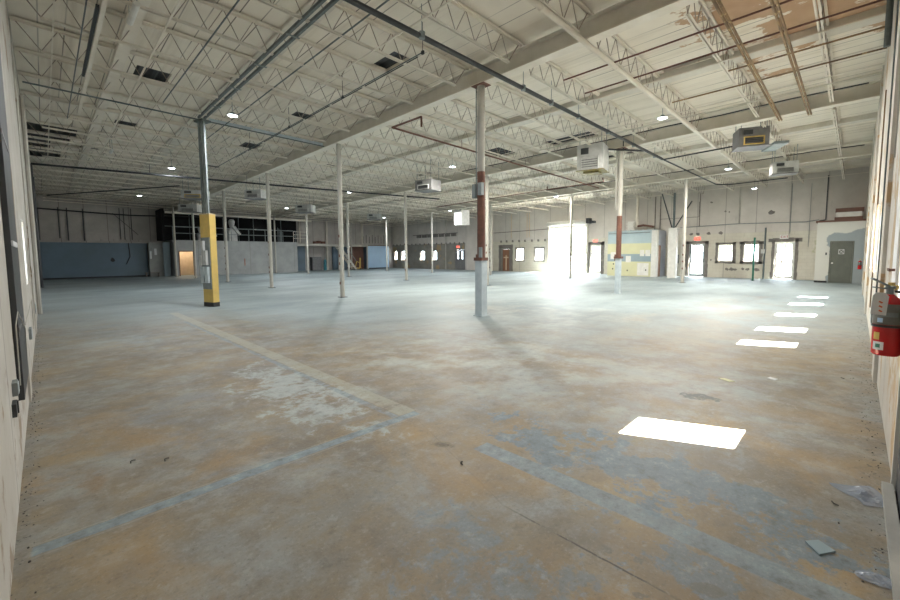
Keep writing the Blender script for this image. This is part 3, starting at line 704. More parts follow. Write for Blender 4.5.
# wide pale duct strip and double channel
mb = MB(); mb.bar((1.52, YR + .02, zb(1.52, 0) + 0.36), (1.52, 37.5, zb(1.52, 37.5) + 0.36), 0.22, 0.12)
tag(mb.build('flat_duct', M['steel_white']), 'pale flat duct tucked between the joists on the left', 'duct')
mb = MB()
mb.bar((0.98, 8.6, zb(1, 8.6) + 0.02), (0.98, 16.4, zb(1, 16.4) + 0.02), 0.07, 0.09)
tag(mb.build('cable_trough', M['steel_white']), 'white cable trough on the left part of the ceiling', 'cable trough')
mb = MB(); mb.bar((0.90, 9.3, zb(1, 9.3) - 0.03), (0.90, 12.9, zb(1, 12.9) - 0.03), 0.05, 0.05)
tag(mb.build('cable_bundle', M['black']), 'black cable bundle lashed along the white cable trough', 'cable')
for (x, y, ln, l) in ((1.35, 9.1, 0.8, 'white fluorescent tube housing high at the upper left'), (2.1, 20.6, 0.6, 'short white tube hanging on the far left of the ceiling')):
    t = empty('tube_light', (x, y, zb(x, y) - 0.05)); tag(t, l, 'tube light')
    mb = MB(); mb.tube((0, -ln / 2, 0), (0, ln / 2, 0), 0.05, 12); mb.build('housing', M['white_trim'], t)
    mb = MB(); mb.tube((0, -ln / 2, 0.03), (0, -ln / 2, 0.50), 0.008, 5); mb.tube((0, ln / 2, 0.03), (0, ln / 2, 0.50), 0.008, 5); mb.build('hanger', M['galv'], t)

# double channel track above the yellow column
t = empty('channel_track', (3.62, YR + .02, 0)); tag(t, 'double grey green steel channel running to the yellow boxed column', 'channel track')
for dx in (-0.075, 0.075):
    mb = MB(); mb.bar((dx, 0, zb(3.6, 0) + 0.01), (dx, 14.5, zb(3.6, 14.5) + 0.01), 0.05, 0.06); mb.build('channel', M['galv_dark'], t)
for y in [1.5 + 1.65 * k for k in range(8)]:
    mb = MB(); mb.box(-0.13, 0.13, y - 0.02, y + 0.02, zb(3.6, y) - 0.045, zb(3.6, y) - 0.03); mb.build('clamp_bar', M['galv'], t)
# cross conduit over the yellow column
xline(14.25, -0.1, 7.6, -0.06, 0.02, 'galv_dark', 'conduit', 'grey conduit crossing over the yellow boxed column to the left wall', 'conduit')
xline(14.55, 3.9, 7.7, 0.10, 0.035, 'pale_wrap', 'cable_tray', 'pale green grey tray right of the yellow column head', 'cable tray', square=True)
# long rail conduit with drops
t = empty('rail_conduit', (5.8, 6.6, 0)); tag(t, 'long thin double dark rail left of the first girder', 'rail')
RY = lambda y: zb(5.8, 6.6 + y)
mb = MB(); mb.tube((0, 0, RY(0) - 0.02), (0, 14.5, RY(14.5) - 0.02), 0.013, 8); mb.build('rail', M['galv_dark'], t)
mb = MB(); mb.tube((0.12, 0.3, RY(.3) + 0.03), (0.12, 12, RY(12) + 0.03), 0.012, 8); mb.build('wire', M['black'], t)
for y in (0, 3.2, 6.5, 10.0):
    mb = MB(); mb.tube((0, y, RY(y) - 0.05), (0, y, RY(y) + 0.58), 0.007, 6); mb.box(-0.02, 0.02, y - 0.03, y + 0.03, RY(y) - 0.06, RY(y) + 0.01); mb.build('hanger', M['black'], t)
# black gas pipe along x
t = empty('black_pipe_run', (0, 6.05, 0)); tag(t, 'long black pipe crossing the ceiling diagonally from top centre to the right heaters', 'pipe')
zz = lambda x, y=6.05: zb(x, y) - 0.09
mb = MB(); pts = [(1.0, 0.05, zz(1)), (9.0, 0.0, zz(9)), (18.6, -0.05, zz(18.6) + 0.02), (26.6, -0.30, zz(26.6)), (27.2, -0.75, zz(27)), (27.0, -3.35, zz(27))]
mb.path(pts[:3], 0.05, 10); mb.path(pts[2:], 0.03, 8); mb.build('pipe', M['black'], t)
mb = MB(); mb.path([(18.6, -0.1, zz(18.6)), (17.9, -2.65, zz(18) - 0.08)], 0.028, 8); mb.path([(16.6, 0, zz(16.6)), (15.5, 0.9, zz(16.4) + 0.02)], 0.035, 8); mb.path([(15.9, .5, zz(16)), (15.9, .5, zz(16) + 0.42)], 0.02, 6); mb.build('branch', M['black'], t)
mb = MB()
for x in (2.6, 5.3, 8.6, 9.9, 11.4, 13.4, 15.6, 17.8): mb.tube((x, 0, zz(x) - 0.05), (x, 0, zz(x) + 0.07), 0.06, 10); mb.tube((x, 0, zz(x)), (x, 0, zz(x) + 0.58), 0.008, 5)
mb.build('hangers', M['galv'], t)
# white pipe along x under the joist
t = empty('white_pipe_run', (0, 4.0, 0)); tag(t, 'thick white pipe running under a joist from the top centre toward the far wall', 'pipe')
mb = MB(); mb.tube((0.2, 0, zb(0, 4) - 0.07), (25.0, 0, zb(25, 4) - 0.07), 0.05, 12); mb.build('pipe', M['steel_white'], t, True)
mb = MB()
for x in (3, 6.2, 9.2, 12.4, 15.2, 19, 22): mb.tube((x - .03, 0, zb(x, 4) - 0.07), (x + .03, 0, zb(x, 4) - 0.07), 0.06, 12)
mb.build('couplings', M['steel_white'], t)
# rusty ochre pipes by the right wall
for y, l in ((1.87, 'left of two rusty ochre pipes near the right wall'), (1.19, 'right of two rusty ochre pipes near the right wall')):
    t = empty('rusty_pipe', (0, y, 0)); tag(t, l, 'pipe', 'rusty ochre pipes')
    for dy in (-0.03, 0.03):
        mb = MB(); mb.tube((0.3, dy, zb(0.3, y) - 0.05), (16.2, dy, zb(16.2, y) - 0.05), 0.024, 8); mb.build('pipe', M['brown_pipe'], t)
# conduits crossing on the right
for i, (x, y0, y1, mat, l) in enumerate(((9.05, YR + .02, 5.2, 'rust', 'thin rust-brown pipe under the ochre peeled ceiling, nearest the first girder'), (10.13, YR + .02, 5.2, 'rust', 'thin rust-brown pipe under the ochre peeled ceiling, second from the girder'),
                                         (12.4, YR + .02, 3.8, 'brown_pipe', 'thin ochre pipe ending at the wall, third past the first girder'), (11.3, YR + .02, 2.3, 'brown_pipe', 'thin golden pipe under the grey strip by the right wall'),
                                         (13.9, YR + .02, 9.0, 'girder_grey', 'thin grey pipe midway between the first and middle girders'))):
    yline(x, y0, y1, -0.02, 0.018, mat, 'cross_pipe', l, 'pipe', 'thin pipes crossing at the right')
# brown bent pipe in the middle
mb = MB(); z_ = 5.5
mb.path([(7.83, 9.0, z_ - 0.0), (7.83, 10.38, z_), (22.3, 10.5, 5.28)], 0.03, 8); mb.tube((7.83, 9.0, z_), (7.83, 9.0, z_ - 0.28), 0.03, 8)
for x in (11, 15, 19): mb.tube((x, 10.42, 5.45), (x, 10.42, zb(x, 10) + 0.05), 0.01, 5)
tag(mb.build('brown_pipe_run', M['rust']), 'bent rust-brown pipe loop hanging in the middle of the ceiling', 'pipe')
mb = MB(); mb.path([(19.5, 9.0, 5.25), (20.4, 9.35, 5.25), (20.3, 12.6, 5.22), (19.5, 12.1, 5.22), (19.5, 12.1, 5.08)], 0.03, 8); mb.path([(20.3, 12.6, 5.22), (21.0, 22.5, 5.15)], 0.025, 8)
for y in (10, 13.5, 17.5, 21): mb.tube((20.4, y, 5.22), (20.4, y, zb(20.4, y) + 0.05), 0.01, 5)
tag(mb.build('red_brown_pipe', M['rust']), 'red-brown pipe with bent ends hung in front of the loading door', 'pipe')
# black cable across the left
mb = MB(); mb.path([(-0.12, 23.7, 5.32), (3.63, 22.9, 5.30), (10.2, 22.0, 5.33), (18.9, 20.0, 5.30)], 0.045, 8); mb.path([(-0.12, 23.7, 5.32), (-0.12, 23.7, 0.6)], 0.045, 8)
for x, y in ((3.63, 22.9), (7.6, 22.4), (12, 21.6), (15.5, 20.8)): mb.tube((x, y, 5.3), (x, y, zb(x, y) + 0.1), 0.01, 5)
tag(mb.build('black_pipe_run', M['black']), 'black pipe crossing the ceiling on the left and running down the left wall', 'pipe')
mb = MB(); mb.tube((5.6, 27.0, zb(5.6, 27) - .06), (0.4, 36.5, zb(.4, 36) - .06), 0.03, 6)
tag(mb.build('black_branch_pipe', M['black']), 'thin dark branch pipe far left under the ceiling', 'pipe')
# girder 2 scorch bits: dark cable along top
for gx, l in ((16.0, 'black cable along the top of the middle girder'), (24.2, 'black cable along the top of the last girder')):
    mb = MB(); a = [(gx - 0.15, y, zb(gx, y) + 0.39 + (0.03 if k % 2 else 0)) for k, y in enumerate([0.0, 1.6, 3.4, 5.0, 7.2, 9.5, 12, 15])]; mb.path(a, 0.02, 6)
    tag(mb.build('cable', M['black']), l, 'cable')

# ------------------------------------------------------------------ ceiling lamps
def lamp_proto():
    t = empty('ceiling_lamp')
    mb = MB(); mb.lathe([(0.0, 0.07), (0.05, 0.07), (0.07, 0.02), (0.135, 0.0), (0.135, -0.02), (0.0, -0.015)], 0, 0, 16); mb.build('housing', M['galv'], t)
    mb = MB(); mb.lathe([(0.0, -0.045), (0.08, -0.04), (0.13, -0.021)], 0, 0, 16); mb.build('lens', M['lens'], t)
    mb = MB(); mb.tube((0, 0, 0.07), (0, 0, 0.68), 0.008, 5); mb.build('stem', M['galv'], t)
    return t
lp = lamp_proto()
ll = bpy.data.lights.new('lamp_light', 'AREA'); ll.shape = 'DISK'; ll.size = 0.26; ll.energy = LAMP_W; ll.color = LAMP_COL
ll_strong = ll.copy(); ll_strong.energy = LAMP_W * 2.2; ll_strong.color = (1.0, 0.96, 0.88)
ll_dim = ll.copy(); ll_dim.energy = LAMP_W * 0.6
LX = [(4.1, 4.3), (4.1, 13.0), (4.3, 22.0), (4.5, 32.2), (13.2, 4.3), (13.1, 13.0), (13.3, 22.0), (13.6, 31.7), (22.5, 4.4), (23.8, 14.1), (23.9, 24.0), (23.0, 32.0), (29.6, 4.45)]
LL = ['lit ceiling lamp above the camera corner', 'lit ceiling lamp right of the yellow column head', 'lit ceiling lamp left of the yellow column', 'lit ceiling lamp far left, second beyond the yellow column', 'lit ceiling lamp between two joists at the upper right',
      'lit ceiling lamp just left of the column with the rusty middle', 'lit ceiling lamp right of the second near column', 'small lit ceiling lamp over the mezzanine block', 'lit ceiling lamp at the right beside a far white unit',
      'lit ceiling lamp over the loading door', 'lit ceiling lamp left of the white ceiling box', 'lit ceiling lamp over the stairs', 'dim ceiling lamp near the far wall right of the black pipe end']
for i, ((x, y), l) in enumerate(zip(LX, LL)):
    t = lp if i == 0 else copy_tree(lp)
    t.location = (x, y, zb(x, y) - 0.10); tag(t, l, 'ceiling lamp', 'ceiling lamps')
    if i in (3, 12): continue
    o = bpy.data.objects.new('lamp_light', ll_strong if x > 10 and y < 16 else ll if x > 10 else ll_dim); C.objects.link(o); o.location = (x, y, zb(x, y) - 0.155)

# ------------------------------------------------------------------ steel columns
def column(x, y, label, r=0.085, base=True, marks=(), top=None):
    h = (zb(x, y) if top is None else top)
    t = empty('steel_column', (x, y, 0)); tag(t, label, 'column', 'steel columns')
    mb = MB(); mb.tube((0, 0, 0.015), (0, 0, h - 0.012), r, 12); mb.build('shaft', M['column'], t, False)
    mb = MB(); mb.box(-r - .05, r + .05, -r - .05, r + .05, 0.0, 0.016); mb.build('base_plate', M['dark'], t)
    mb = MB(); mb.box(-r - .04, r + .04, -r - .07, r + .07, h - 0.014, h - 0.001); mb.build('cap_plate', M['steel_white'], t)
    return t
CL = [(7.9, 13.73, 'cream steel column second from the yellow one, left of picture centre'), (7.9, 20.5, 'cream column right behind the yellow column'), (7.9, 27.3, 'thin cream column just right of the yellow column'),
      (7.75, 34.0, 'cream column just left of the yellow column in front of the lit doorway'), (7.35, 38.0, 'thin column at the left end of the grey block front'), (16.0, 13.4, 'cream column right behind the rusty-middled column'),
      (16.0, 20.0, 'cream column before the bare far wall, left of centre'), (16.0, 26.8, 'slim column right behind the tall cream column near the stairs'), (16.0, 33.4, 'slim column at the right end of the mezzanine railing'),
      (15.1, 38.0, 'thin column standing against the grey block front'), (24.2, 6.6, 'chipped cream column beside the white boxed pillar'), (24.2, 13.2, 'cream column standing in front of the open loading door'),
      (24.2, 19.95, 'slim column before the brown timber door'), (24.2, 26.6, 'cream column in front of the bluish far windows'), (24.2, 33.3, 'slim column before the light blue booth'), (23.75, 39.15, 'thin column beside the stairs')]
for x, y, l in CL:
    t = column(x, y, l, 0.085 if y < 30 else 0.07)
    if y < 28:
        mb = MB()
        for k in range(4):
            z = 0.6 + k * 0.5 + random.uniform(-.15, .15)
            mb.box(-0.092, -0.07, -0.03, 0.03, z, z + 0.10)
        mb.build('bolt_plates', M['rust'], t)
# the three-tone columns
def three_tone(x, y, label, z1, z2, box=True, w=0.12):
    h = zb(x, y)
    t = empty('steel_column', (x, y, 0)); tag(t, label, 'column', 'steel columns')
    mb = MB(); mb.tube((0, 0, z2), (0, 0, h - 0.012), 0.095, 14); o = mb.build('upper_shaft', M['column'], t); o['label'] = 'cream painted upper length'
    mb = MB(); mb.tube((0, 0, z1), (0, 0, z2), 0.10, 14); mb.tube((-0.03, 0.12, z1 - .15), (-0.03, 0.12, z1 + .1), 0.03, 8); mb.box(-0.14, 0.10, -0.15, 0.13, z1 - 0.06, z1 + 0.02); o = mb.build('middle_shaft', M['rust'], t); o['label'] = 'rust-brown middle length'
    mb = MB()
    mb.prism([(-w, -w), (w, -w), (w, w), (-w, w)], 'z', 0.015, z1 - 0.06); o = mb.build('lower_casing', M['pale_wrap'], t); o['label'] = 'pale blue grey square casing'
    mb = MB(); mb.box(-w - .04, w + .04, -w - .04, w + .04, 0.0, 0.018); mb.build('base_plate', M['pale_wrap'], t)
    mb = MB(); mb.box(-0.14, 0.14, -0.20, 0.20, h - 0.02, h - 0.001); mb.build('cap_plate', M['rust'], t)
    if box:
        mb = MB(); mb.box(-0.20, -0.10, -0.18, -0.06, 3.05, 3.35); mb.box(-0.12, 0.0, 0.10, 0.20, 3.0, 3.35); mb.box(-0.15, -0.11, -0.14, -0.05, z1 + 0.02, z1 + 0.28); mb.build('junction_boxes', M['galv'], t)
        mb = MB(); mb.tube((0.0, 0.16, 3.35), (0.0, 0.16, h - 0.02), 0.014, 6); mb.build('conduit', M['galv_dark'], t)
    return t
three_tone(7.9, 6.82, 'tall column at picture centre, cream above, rust brown middle, pale casing below', 1.48, 3.65, True, 0.11)
three_tone(16.0, 6.67, 'column right of centre with rust-brown middle and pale lower casing, under the hanging heater', 1.45, 3.05, False, 0.09)
mb = MB(); mb.bar((16.0, 6.81, 3.3), (16.0, 6.81, zb(16, 6.8) - 0.02), 0.08, 0.08); tag(mb.build('riser_duct', M['column']), 'narrow cream riser fixed beside the rusty column right of centre', 'riser')

# yellow boxed column
yx, yy = 3.66, 14.33
t = empty('boxed_column', (yx, yy, 0), math.radians(20)); tag(t, 'column boxed in yellow boards with steel channels and panels above', 'column')
def rect(w, d): return [(-w, -d), (w, -d), (w, d), (-w, d)]
mb = MB(); mb.prism(rect(0.10, 0.225), 'z', 0.14, 2.85); mb.build('yellow_casing', M['yellow'], t)
mb = MB(); mb.prism(rect(0.104, 0.229), 'z', 0.0, 0.14); mb.build('black_foot', M['black'], t)
mb = MB(); mb.prism(rect(0.11, 0.235), 'z', 2.85, 2.88); mb.build('casing_cap', M['board'], t)
h = zb(yx, yy)
for dx, dy, r in ((-0.06, -0.14, 0.03), (-0.05, -0.04, 0.045), (0.03, 0.0, 0.04), (-0.05, 0.08, 0.04), (0.03, 0.13, 0.03)):
    mb = MB(); mb.bar((dx, dy, 2.88), (dx, dy, h - 0.06), r * 1.7, r * 1.7); mb.build('steel_channel', M['galv'], t)
mb = MB(); mb.box(-0.14, 0.14, -0.2, 0.2, h - 0.10, h - 0.04); mb.build('head_plate', M['galv_dark'], t)
mb = MB(); mb.box(-0.125, -0.101, -0.20, 0.19, 0.55, 2.15); mb.build('back_plate', M['galv'], t)
for y0_, y1_, z0_, z1_, n_ in ((-0.16, -0.02, 0.75, 1.25, 'switch_box'), (0.02, 0.17, 0.75, 1.25, 'switch_box'), (-0.12, -0.02, 1.3, 1.75, 'meter_box'), (0.0, 0.09, 1.3, 2.05, 'meter_box'), (0.11, 0.2, 1.3, 1.6, 'meter_box')):
    mb = MB(); mb.box(-0.20, -0.126, y0_, y1_, z0_, z1_); mb.build(n_, M['unit_white' if n_ == 'meter_box' else 'pale_wrap'], t)

# ------------------------------------------------------------------ heaters and hanging units
def heater(name, loc, size, mat, label, rz=0, yellow=True, rods=True, olive=False):
    sx, sy, sz = size
    t = empty(name, loc, rz); tag(t, label, 'unit heater', 'hanging ceiling units')
    mb = MB(); mb.box(-sx / 2, sx / 2, -sy / 2, sy / 2, 0, sz)
    for k in range(3): mb.box(-sx / 2 - 0.012, -sx / 2, -sy / 2 + 0.02, sy / 2 - 0.02, sz * (0.2 + 0.3 * k), sz * (0.2 + 0.3 * k) + 0.012)
    mb.build('casing', M[mat], t)
    mb = MB()
    w = sy * 0.34
    for k in range(4): mb.bar((-sx / 2 - 0.03, -w + 0.03, sz * (0.12 + 0.09 * k)), (-sx / 2 - 0.03, w - 0.03, sz * (0.12 + 0.09 * k)), 0.05, 0.012)
    mb.build('louvers', M['dark'], t)
    mb = MB(); frame_rect(mb, 'x', -sx / 2 - 0.05, -sx / 2, -w, w, 0.04, sz * 0.5, 0.03); mb.build('outlet_frame', M['yellow' if yellow else 'unit_white'], t)
    mb = MB(); mb.box(-sx / 2 - 0.03, -sx / 2 - 0.001, sy * 0.05, sy * 0.35, sz * 0.62, sz * 0.86); mb.build('control_box', M['dark'], t)
    mb = MB(); mb.box(-sx / 2 - 0.04, sx / 2 + 0.03, -sy / 2 - 0.03, sy / 2 + 0.03, -0.02, 0.0); mb.build('bottom_rim', M['olive' if olive else 'unit_grey'], t)
    if olive:
        mb = MB(); mb.box(-sx * .3, sx * .3, -sy * .3, sy * .3, -0.09, -0.021); mb.build('outlet_hood', M['olive'], t)
    if rods:
        mb = MB(); top = zb(loc[0], loc[1]) + DECK + 0.01 - loc[2]
        for a in (-1, 1):
            for b in (-1, 1): mb.tube((a * sx * 0.42, b * sy * 0.42, sz), (a * sx * 0.42, b * sy * 0.42, top), 0.012, 5)
        mb.build('hanger_rods', M['galv'], t)
    return t
heater('unit_heater', (15.2, 7.42, 4.75), (0.95, 0.95, 0.95), 'unit_white', 'big white sheet metal unit hanging left of a column, olive outlet below', math.radians(12), yellow=False, olive=True)
t = heater('unit_heater', (17.1, 2.75, 5.12), (0.7, 0.85, 0.60), 'unit_grey', 'dark grey heater with yellow outlet hanging near the upper right', math.radians(25))
mb = MB(); mb.box(-0.25, 0.9, -1.0, -0.6, 0.02, 0.10); mb.build('duct_stub', M['galv'], t)
heater('unit_heater', (23.0, 2.45, 5.0), (0.6, 0.9, 0.5), 'unit_white', 'small white unit near the far right above the glass doors', 0.3, yellow=False)
heater('unit_heater', (13.7, 15.3, 4.75), (0.8, 1.0, 0.5), 'unit_grey', 'brownish hanging unit right of the tall cream column', 0.2, yellow=False)
heater('unit_heater', (13.7, 28.7, 4.7), (0.7, 1.2, 0.55), 'unit_white', 'white hanging unit above a slim column left of the stairs', 0.6, yellow=False)
heater('unit_heater', (8.6, 23.9, 4.75), (0.7, 1.0, 0.45), 'unit_white', 'white hanging unit right of the yellow column', 0.6, yellow=False)
heater('unit_heater', (6.2, 26.3, 4.75), (0.7, 1.2, 0.45), 'unit_white', 'white hanging unit left of the yellow column, upper of two', 0.9, yellow=True)
heater('unit_heater', (7.3, 32.6, 4.6), (0.7, 1.2, 0.5), 'unit_white', 'white hanging unit left of the yellow column, lower of two', 0.9, yellow=False)
heater('unit_heater', (21.1, 30.8, 4.75), (0.7, 1.1, 0.5), 'unit_white', 'bright small hanging unit above the light blue booth', 0.7, yellow=False)
t = empty('ceiling_box', (25.3, 24.0, 4.1)); tag(t, 'white and grey tall box hanging near the grey exit door', 'ceiling box')
mb = MB(); mb.box(-0.5, 0.5, -0.42, 0.42, 0, 1.25); mb.build('casing', M['unit_white'], t)
mb = MB(); mb.box(-0.3, 0.45, 0.42, 0.46, 0.05, 1.2); mb.build('side_panel', M['unit_grey'], t)
mb = MB(); [mb.tube((a, b, 1.25), (a, b, 1.5), 0.015, 5) for a in (-.4, .4) for b in (-.35, .35)]; mb.build('hanger_rods', M['galv'], t)

# ------------------------------------------------------------------ striped booth in front of the far wall
t = empty('striped_booth', (29.15, 9.9, 0)); tag(t, 'flat roofed booth painted in pale blue and yellow stripes', 'booth')
BZ = 3.15
mb = MB(); 
mb.slab([0, 3.05], [0, 1.03, 1.56, 2.3, BZ], lambda u, v: True, lambda u, v: 0.0, lambda u, v: 0.12, 'x', mfun=lambda u, v: 0 if v < 1.03 else 1 if v < 1.56 else 0 if v < 2.3 else 2)
# move y: front wall spans local y 0..3.55
for cy, cz, w, hh in ((2.6, 1.45, 0.45, 0.5), (1.55, 1.2, 0.35, 0.45), (0.62, 1.62, 0.28, 0.42), (0.25, 1.62, 0.32, 0.42), (0.55, 0.5, 0.75, 0.85)):
    mb.box(-0.008, 0.0, cy - w / 2, cy + w / 2, cz - hh / 2, cz + hh / 2, 3)
for cy, cz in ((2.6, 0.85), (2.65, 0.5), (1.6, 0.4), (0.35, 0.45)): mb.box(-0.012, 0.0, cy - 0.04, cy + 0.04, cz - 0.05, cz + 0.05, 4)
mb.build('front_wall', [M['yellow_panel'], M['steel_blue_panel'], M['aqua_panel'], M['white_trim'], M['dark']], t)
mb = MB(); mb.box(-0.10, 0.25, -0.35, 0.0, 0, BZ); mb.build('corner_post', M['white_trim'], t)
mb = MB(); mb.box(0.12, 1.84, 2.93, 3.05, 0, BZ); mb.build('side_wall', M['aqua_panel'], t)
mb = MB(); mb.slab([0.25, 0.75, 1.0, 1.84], [0, 2.15, BZ], lambda u, v: not (0.25 < u < 0.75 and v < 2.15), lambda u, v: -0.3, lambda u, v: -0.18, 'y'); mb.build('end_wall', M['lilac_panel'], t)
mb = MB(); mb.box(0.26, 0.74, -0.34, -0.29, 0.01, 2.13); mb.build('brown_door', M['brown_wood'], t)
mb = MB(); mb.box(0.0, 1.84, -0.2, 3.05, BZ, BZ + 0.05)
for k in range(7): mb.box(-0.12 + random.uniform(-.05, .05), 0.05, 0.2 + k * 0.38, 0.3 + k * 0.38, BZ + 0.05, BZ + 0.09)
mb.build('roof', M['pale_wrap'], t)
mb = MB(); mb.tube((-0.06, 0.1, BZ - 0.12), (-0.06, 2.95, BZ - 0.12), 0.03, 6); mb.build('rail', M['galv'], t)
mb = MB(); mb.box(XW - 0.45, XW - 0.1, 8.7, 9.0, 0.9, 1.5); mb.box(XW - .25, XW - .1, 8.8, 8.9, 0.0, .9); tag(mb.build('wall_cabinet', M['dark']), 'small dark cabinet between the striped booth and the white pillar', 'cabinet')
# pipe and gadget above the booth
mb = MB(); mb.tube((30.3, 11.35, 3.5), (30.3, 11.35, zb(30.3, 11.4) + 0.3), 0.09, 10); tag(mb.build('vent_pipe', M['steel_white']), 'vertical white vent pipe rising above the striped booth', 'pipe')
mb = MB(); mb.box(30.0, 30.35, 11.5, 11.9, BZ + 0.055, BZ + 0.75)
for k in range(3): mb.box(29.93, 29.999, 11.42, 11.98, BZ + 0.16 + 0.2 * k, BZ + 0.2 + 0.2 * k)
tag(mb.build('vent_box', M['white_trim']), 'white finned vent box on the striped booth roof', 'vent')
mb = MB(); mb.path([(30.3, 11.3, 3.55), (30.3, 10.9, 3.6), (30.3, 10.2, 3.45)], 0.08, 8); tag(mb.build('brown_duct', M['duct_brown']), 'bent dark brown duct beside the vertical vent pipe', 'duct')

# white boxed pillar with steel struts
t = empty('boxed_pillar', (28.6, 8.42, 0)); tag(t, 'square white boxed pillar with dark steel struts rising from its top', 'pillar')
mb = MB(); mb.box(-0.2, 0.2, -0.24, 0.24, 0, 3.2); mb.build('casing', M['white_trim'], t)
h = zb(28.6, 8.42)
mb = MB(); mb.tube((0, 0, 3.2), (0, 0, h), 0.07, 8); mb.build('post', M['galv_dark'], t)
mb = MB(); mb.bar((0, 0.1, 3.25), (0, 0.75, h), 0.06, 0.06); mb.build('strut', M['dark'], t)
mb = MB(); mb.bar((0, -0.1, 3.25), (0, -1.0, h - 0.6), 0.06, 0.06); mb.build('strut', M['dark'], t)

# corner room
t = empty('corner_room', (28.9, YR, 0)); tag(t, 'small flat roofed corner room with an olive grey door', 'room')
RH = 3.15
def corner_paint():
    m = NT('white and grey blue wall paint', 0.6); x, y, z = m.xyz()
    w = m.math('MULTIPLY', m.math('SUBTRACT', m.noise(1.6, 4), 0.5), 0.9)
    a = m.ramp(m.math('ADD', y, w), 1.28, 1.24)
    zz2 = m.math('ADD', z, m.math('MULTIPLY', m.math('ABSOLUTE', m.math('SUBTRACT', y, 0.75)), -0.35))
    b = m.ramp(m.math('ADD', zz2, m.math('MULTIPLY', w, 0.5)), 2.55, 2.50)
    m.color(m.mix(m.math('MULTIPLY', a, b), (0.62, 0.62, 0.57), (0.30, 0.345, 0.36)))
    return m.m
M['corner_paint'] = corner_paint()
dh = [(0.38, 1.24, 0.0, 2.14)]
mb = MB(); mb.slab(cuts(0.005, 1.8, dh, 0), cuts(0.0, RH, dh, 2), holes_fn(dh), lambda u, v: 0.0, lambda u, v: 0.12, 'x'); mb.build('front_wall', M['corner_paint'], t)
mb = MB(); mb.box(0.12, 2.095, 1.68, 1.8, 0, RH); mb.build('side_wall', M['white_trim'], t)
mb = MB(); mb.box(-0.06, 2.09, 0.005, 1.86, RH, RH + 0.09); mb.build('roof', M['duct_brown'], t)
mb = MB(); mb.box(-0.03, -0.002, 1.30, 1.8, 0.0, 0.1); mb.build('skirting', M['black'], t)
mb = MB(); mb.box(0.02, 0.07, 0.40, 1.22, 0.01, 2.12); dl = mb.build('room_door', M['grey_door'], t)
mb = MB(); frame_rect(mb, 'x', -0.012, 0.03, 0.36, 1.26, 0.0, 2.16, 0.035, False); mb.build('door_frame', M['grey_door'], t)
mb = MB(); mb.tube((-0.05, 1.14, 1.03), (0.02, 1.14, 1.03), 0.04, 10); mb.build('knob', M['white_trim'], dl)
mb = MB(); c0, c1, z0, z1 = 0.72, 0.92, 1.50, 1.73
for a, b in (((c0, z0), (c1, z1)), ((c0, z1), (c1, z0)), ((c0, z0), (c1, z0)), ((c0, z1), (c1, z1)), ((c0, z0), (c0, z1)), ((c1, z0), (c1, z1))):
    mb.bar((0.012, a[0], a[1]), (0.012, b[0], b[1]), 0.016, 0.016)
mb.build('crossed_square_mark', M['paper'], dl)
mb = MB(); mb.box(-0.03, -0.001, 1.36, 1.42, 1.45, 1.58); mb.build('switch', M['dark'], t)
# brown framed duct unit on its roof
t = empty('duct_unit', (29.5, 0.42, RH + 0.09)); tag(t, 'brown framed white duct unit lying on the corner room roof', 'duct unit')
mb = MB(); mb.box(-0.25, 0.25, -0.55, 0.50, 0.0, 0.17); mb.build('lower_frame', M['duct_brown'], t)
mb = MB(); mb.box(-0.23, 0.25, -0.50, 0.45, 0.17, 0.42); mb.build('white_panel', M['white_trim'], t)
mb = MB(); mb.box(-0.27, 0.25, -0.58, 0.48, 0.42, 0.62); mb.build('upper_frame', M['duct_brown'], t)
mb = MB(); mb.path([(29.2, 1.5, 3.26), (29.2, 1.25, 3.30), (29.2, 1.25, zb(29, 1) + 0.1)], 0.03, 6); tag(mb.build('wall_conduit', M['dark']), 'thin dark riser from the corner room roof to the ceiling', 'conduit')

# green post and grey post
t = empty('green_post', (28.5, 4.15, 0)); tag(t, 'short green post standing before a far window', 'post')
mb = MB(); mb.tube((0, 0, 0.012), (0, 0, 2.45), 0.05, 10); mb.build('post', M['green'], t)
mb = MB(); mb.box(-.09, .09, -.09, .09, 0, 0.012); mb.build('base_plate', M['dark'], t)
t = empty('grey_post', (30.85, 3.98, 0)); tag(t, 'thin grey post with a small box against the far wall', 'post')
mb = MB(); mb.tube((0, 0, 0.0), (0, 0, 3.1), 0.045, 8); mb.build('post', M['galv_dark'], t)
mb = MB(); mb.box(-0.09, 0.05, -0.02, 0.16, 1.55, 1.8); mb.build('box', M['unit_white'], t)

# pipes on the far wall
def wpipe(pts, r, mat, label, name='wall_conduit', group='conduits on the far wall'):
    mb = MB(); mb.path(pts, r, 6); return tag(mb.build(name, M[mat]), label, 'conduit', group)
WX = XW - 0.05
wpipe([(WX, 25.1, 3.66), (WX, 22, 3.70), (WX, 19.05, 3.76)], 0.035, 'bare_block', 'long horizontal pipe above the brown timber door')
wpipe([(WX, 8.7, 3.34), (WX, 5.4, 3.42), (WX, 2.2, 3.34), (WX, 1.6, 3.42)], 0.022, 'galv', 'sagging grey conduit above the right far windows')
wpipe([(WX, 5.35, 3.46), (WX, 5.35, 5.75)], 0.045, 'column', 'vertical cream conduit between the two right far windows')
wpipe([(WX, 7.55, 3.36), (WX, 7.55, 5.6)], 0.022, 'bare_block', 'vertical brown conduit above the glazed exit door with bars')
wpipe([(WX, 2.85, 2.7), (WX, 2.85, 5.6)], 0.018, 'galv', 'thin vertical wire above the double glass door')
wpipe([(WX, 2.0, 1.9), (WX, 2.0, 5.5)], 0.012, 'galv', 'thin vertical wire right of the double glass door')
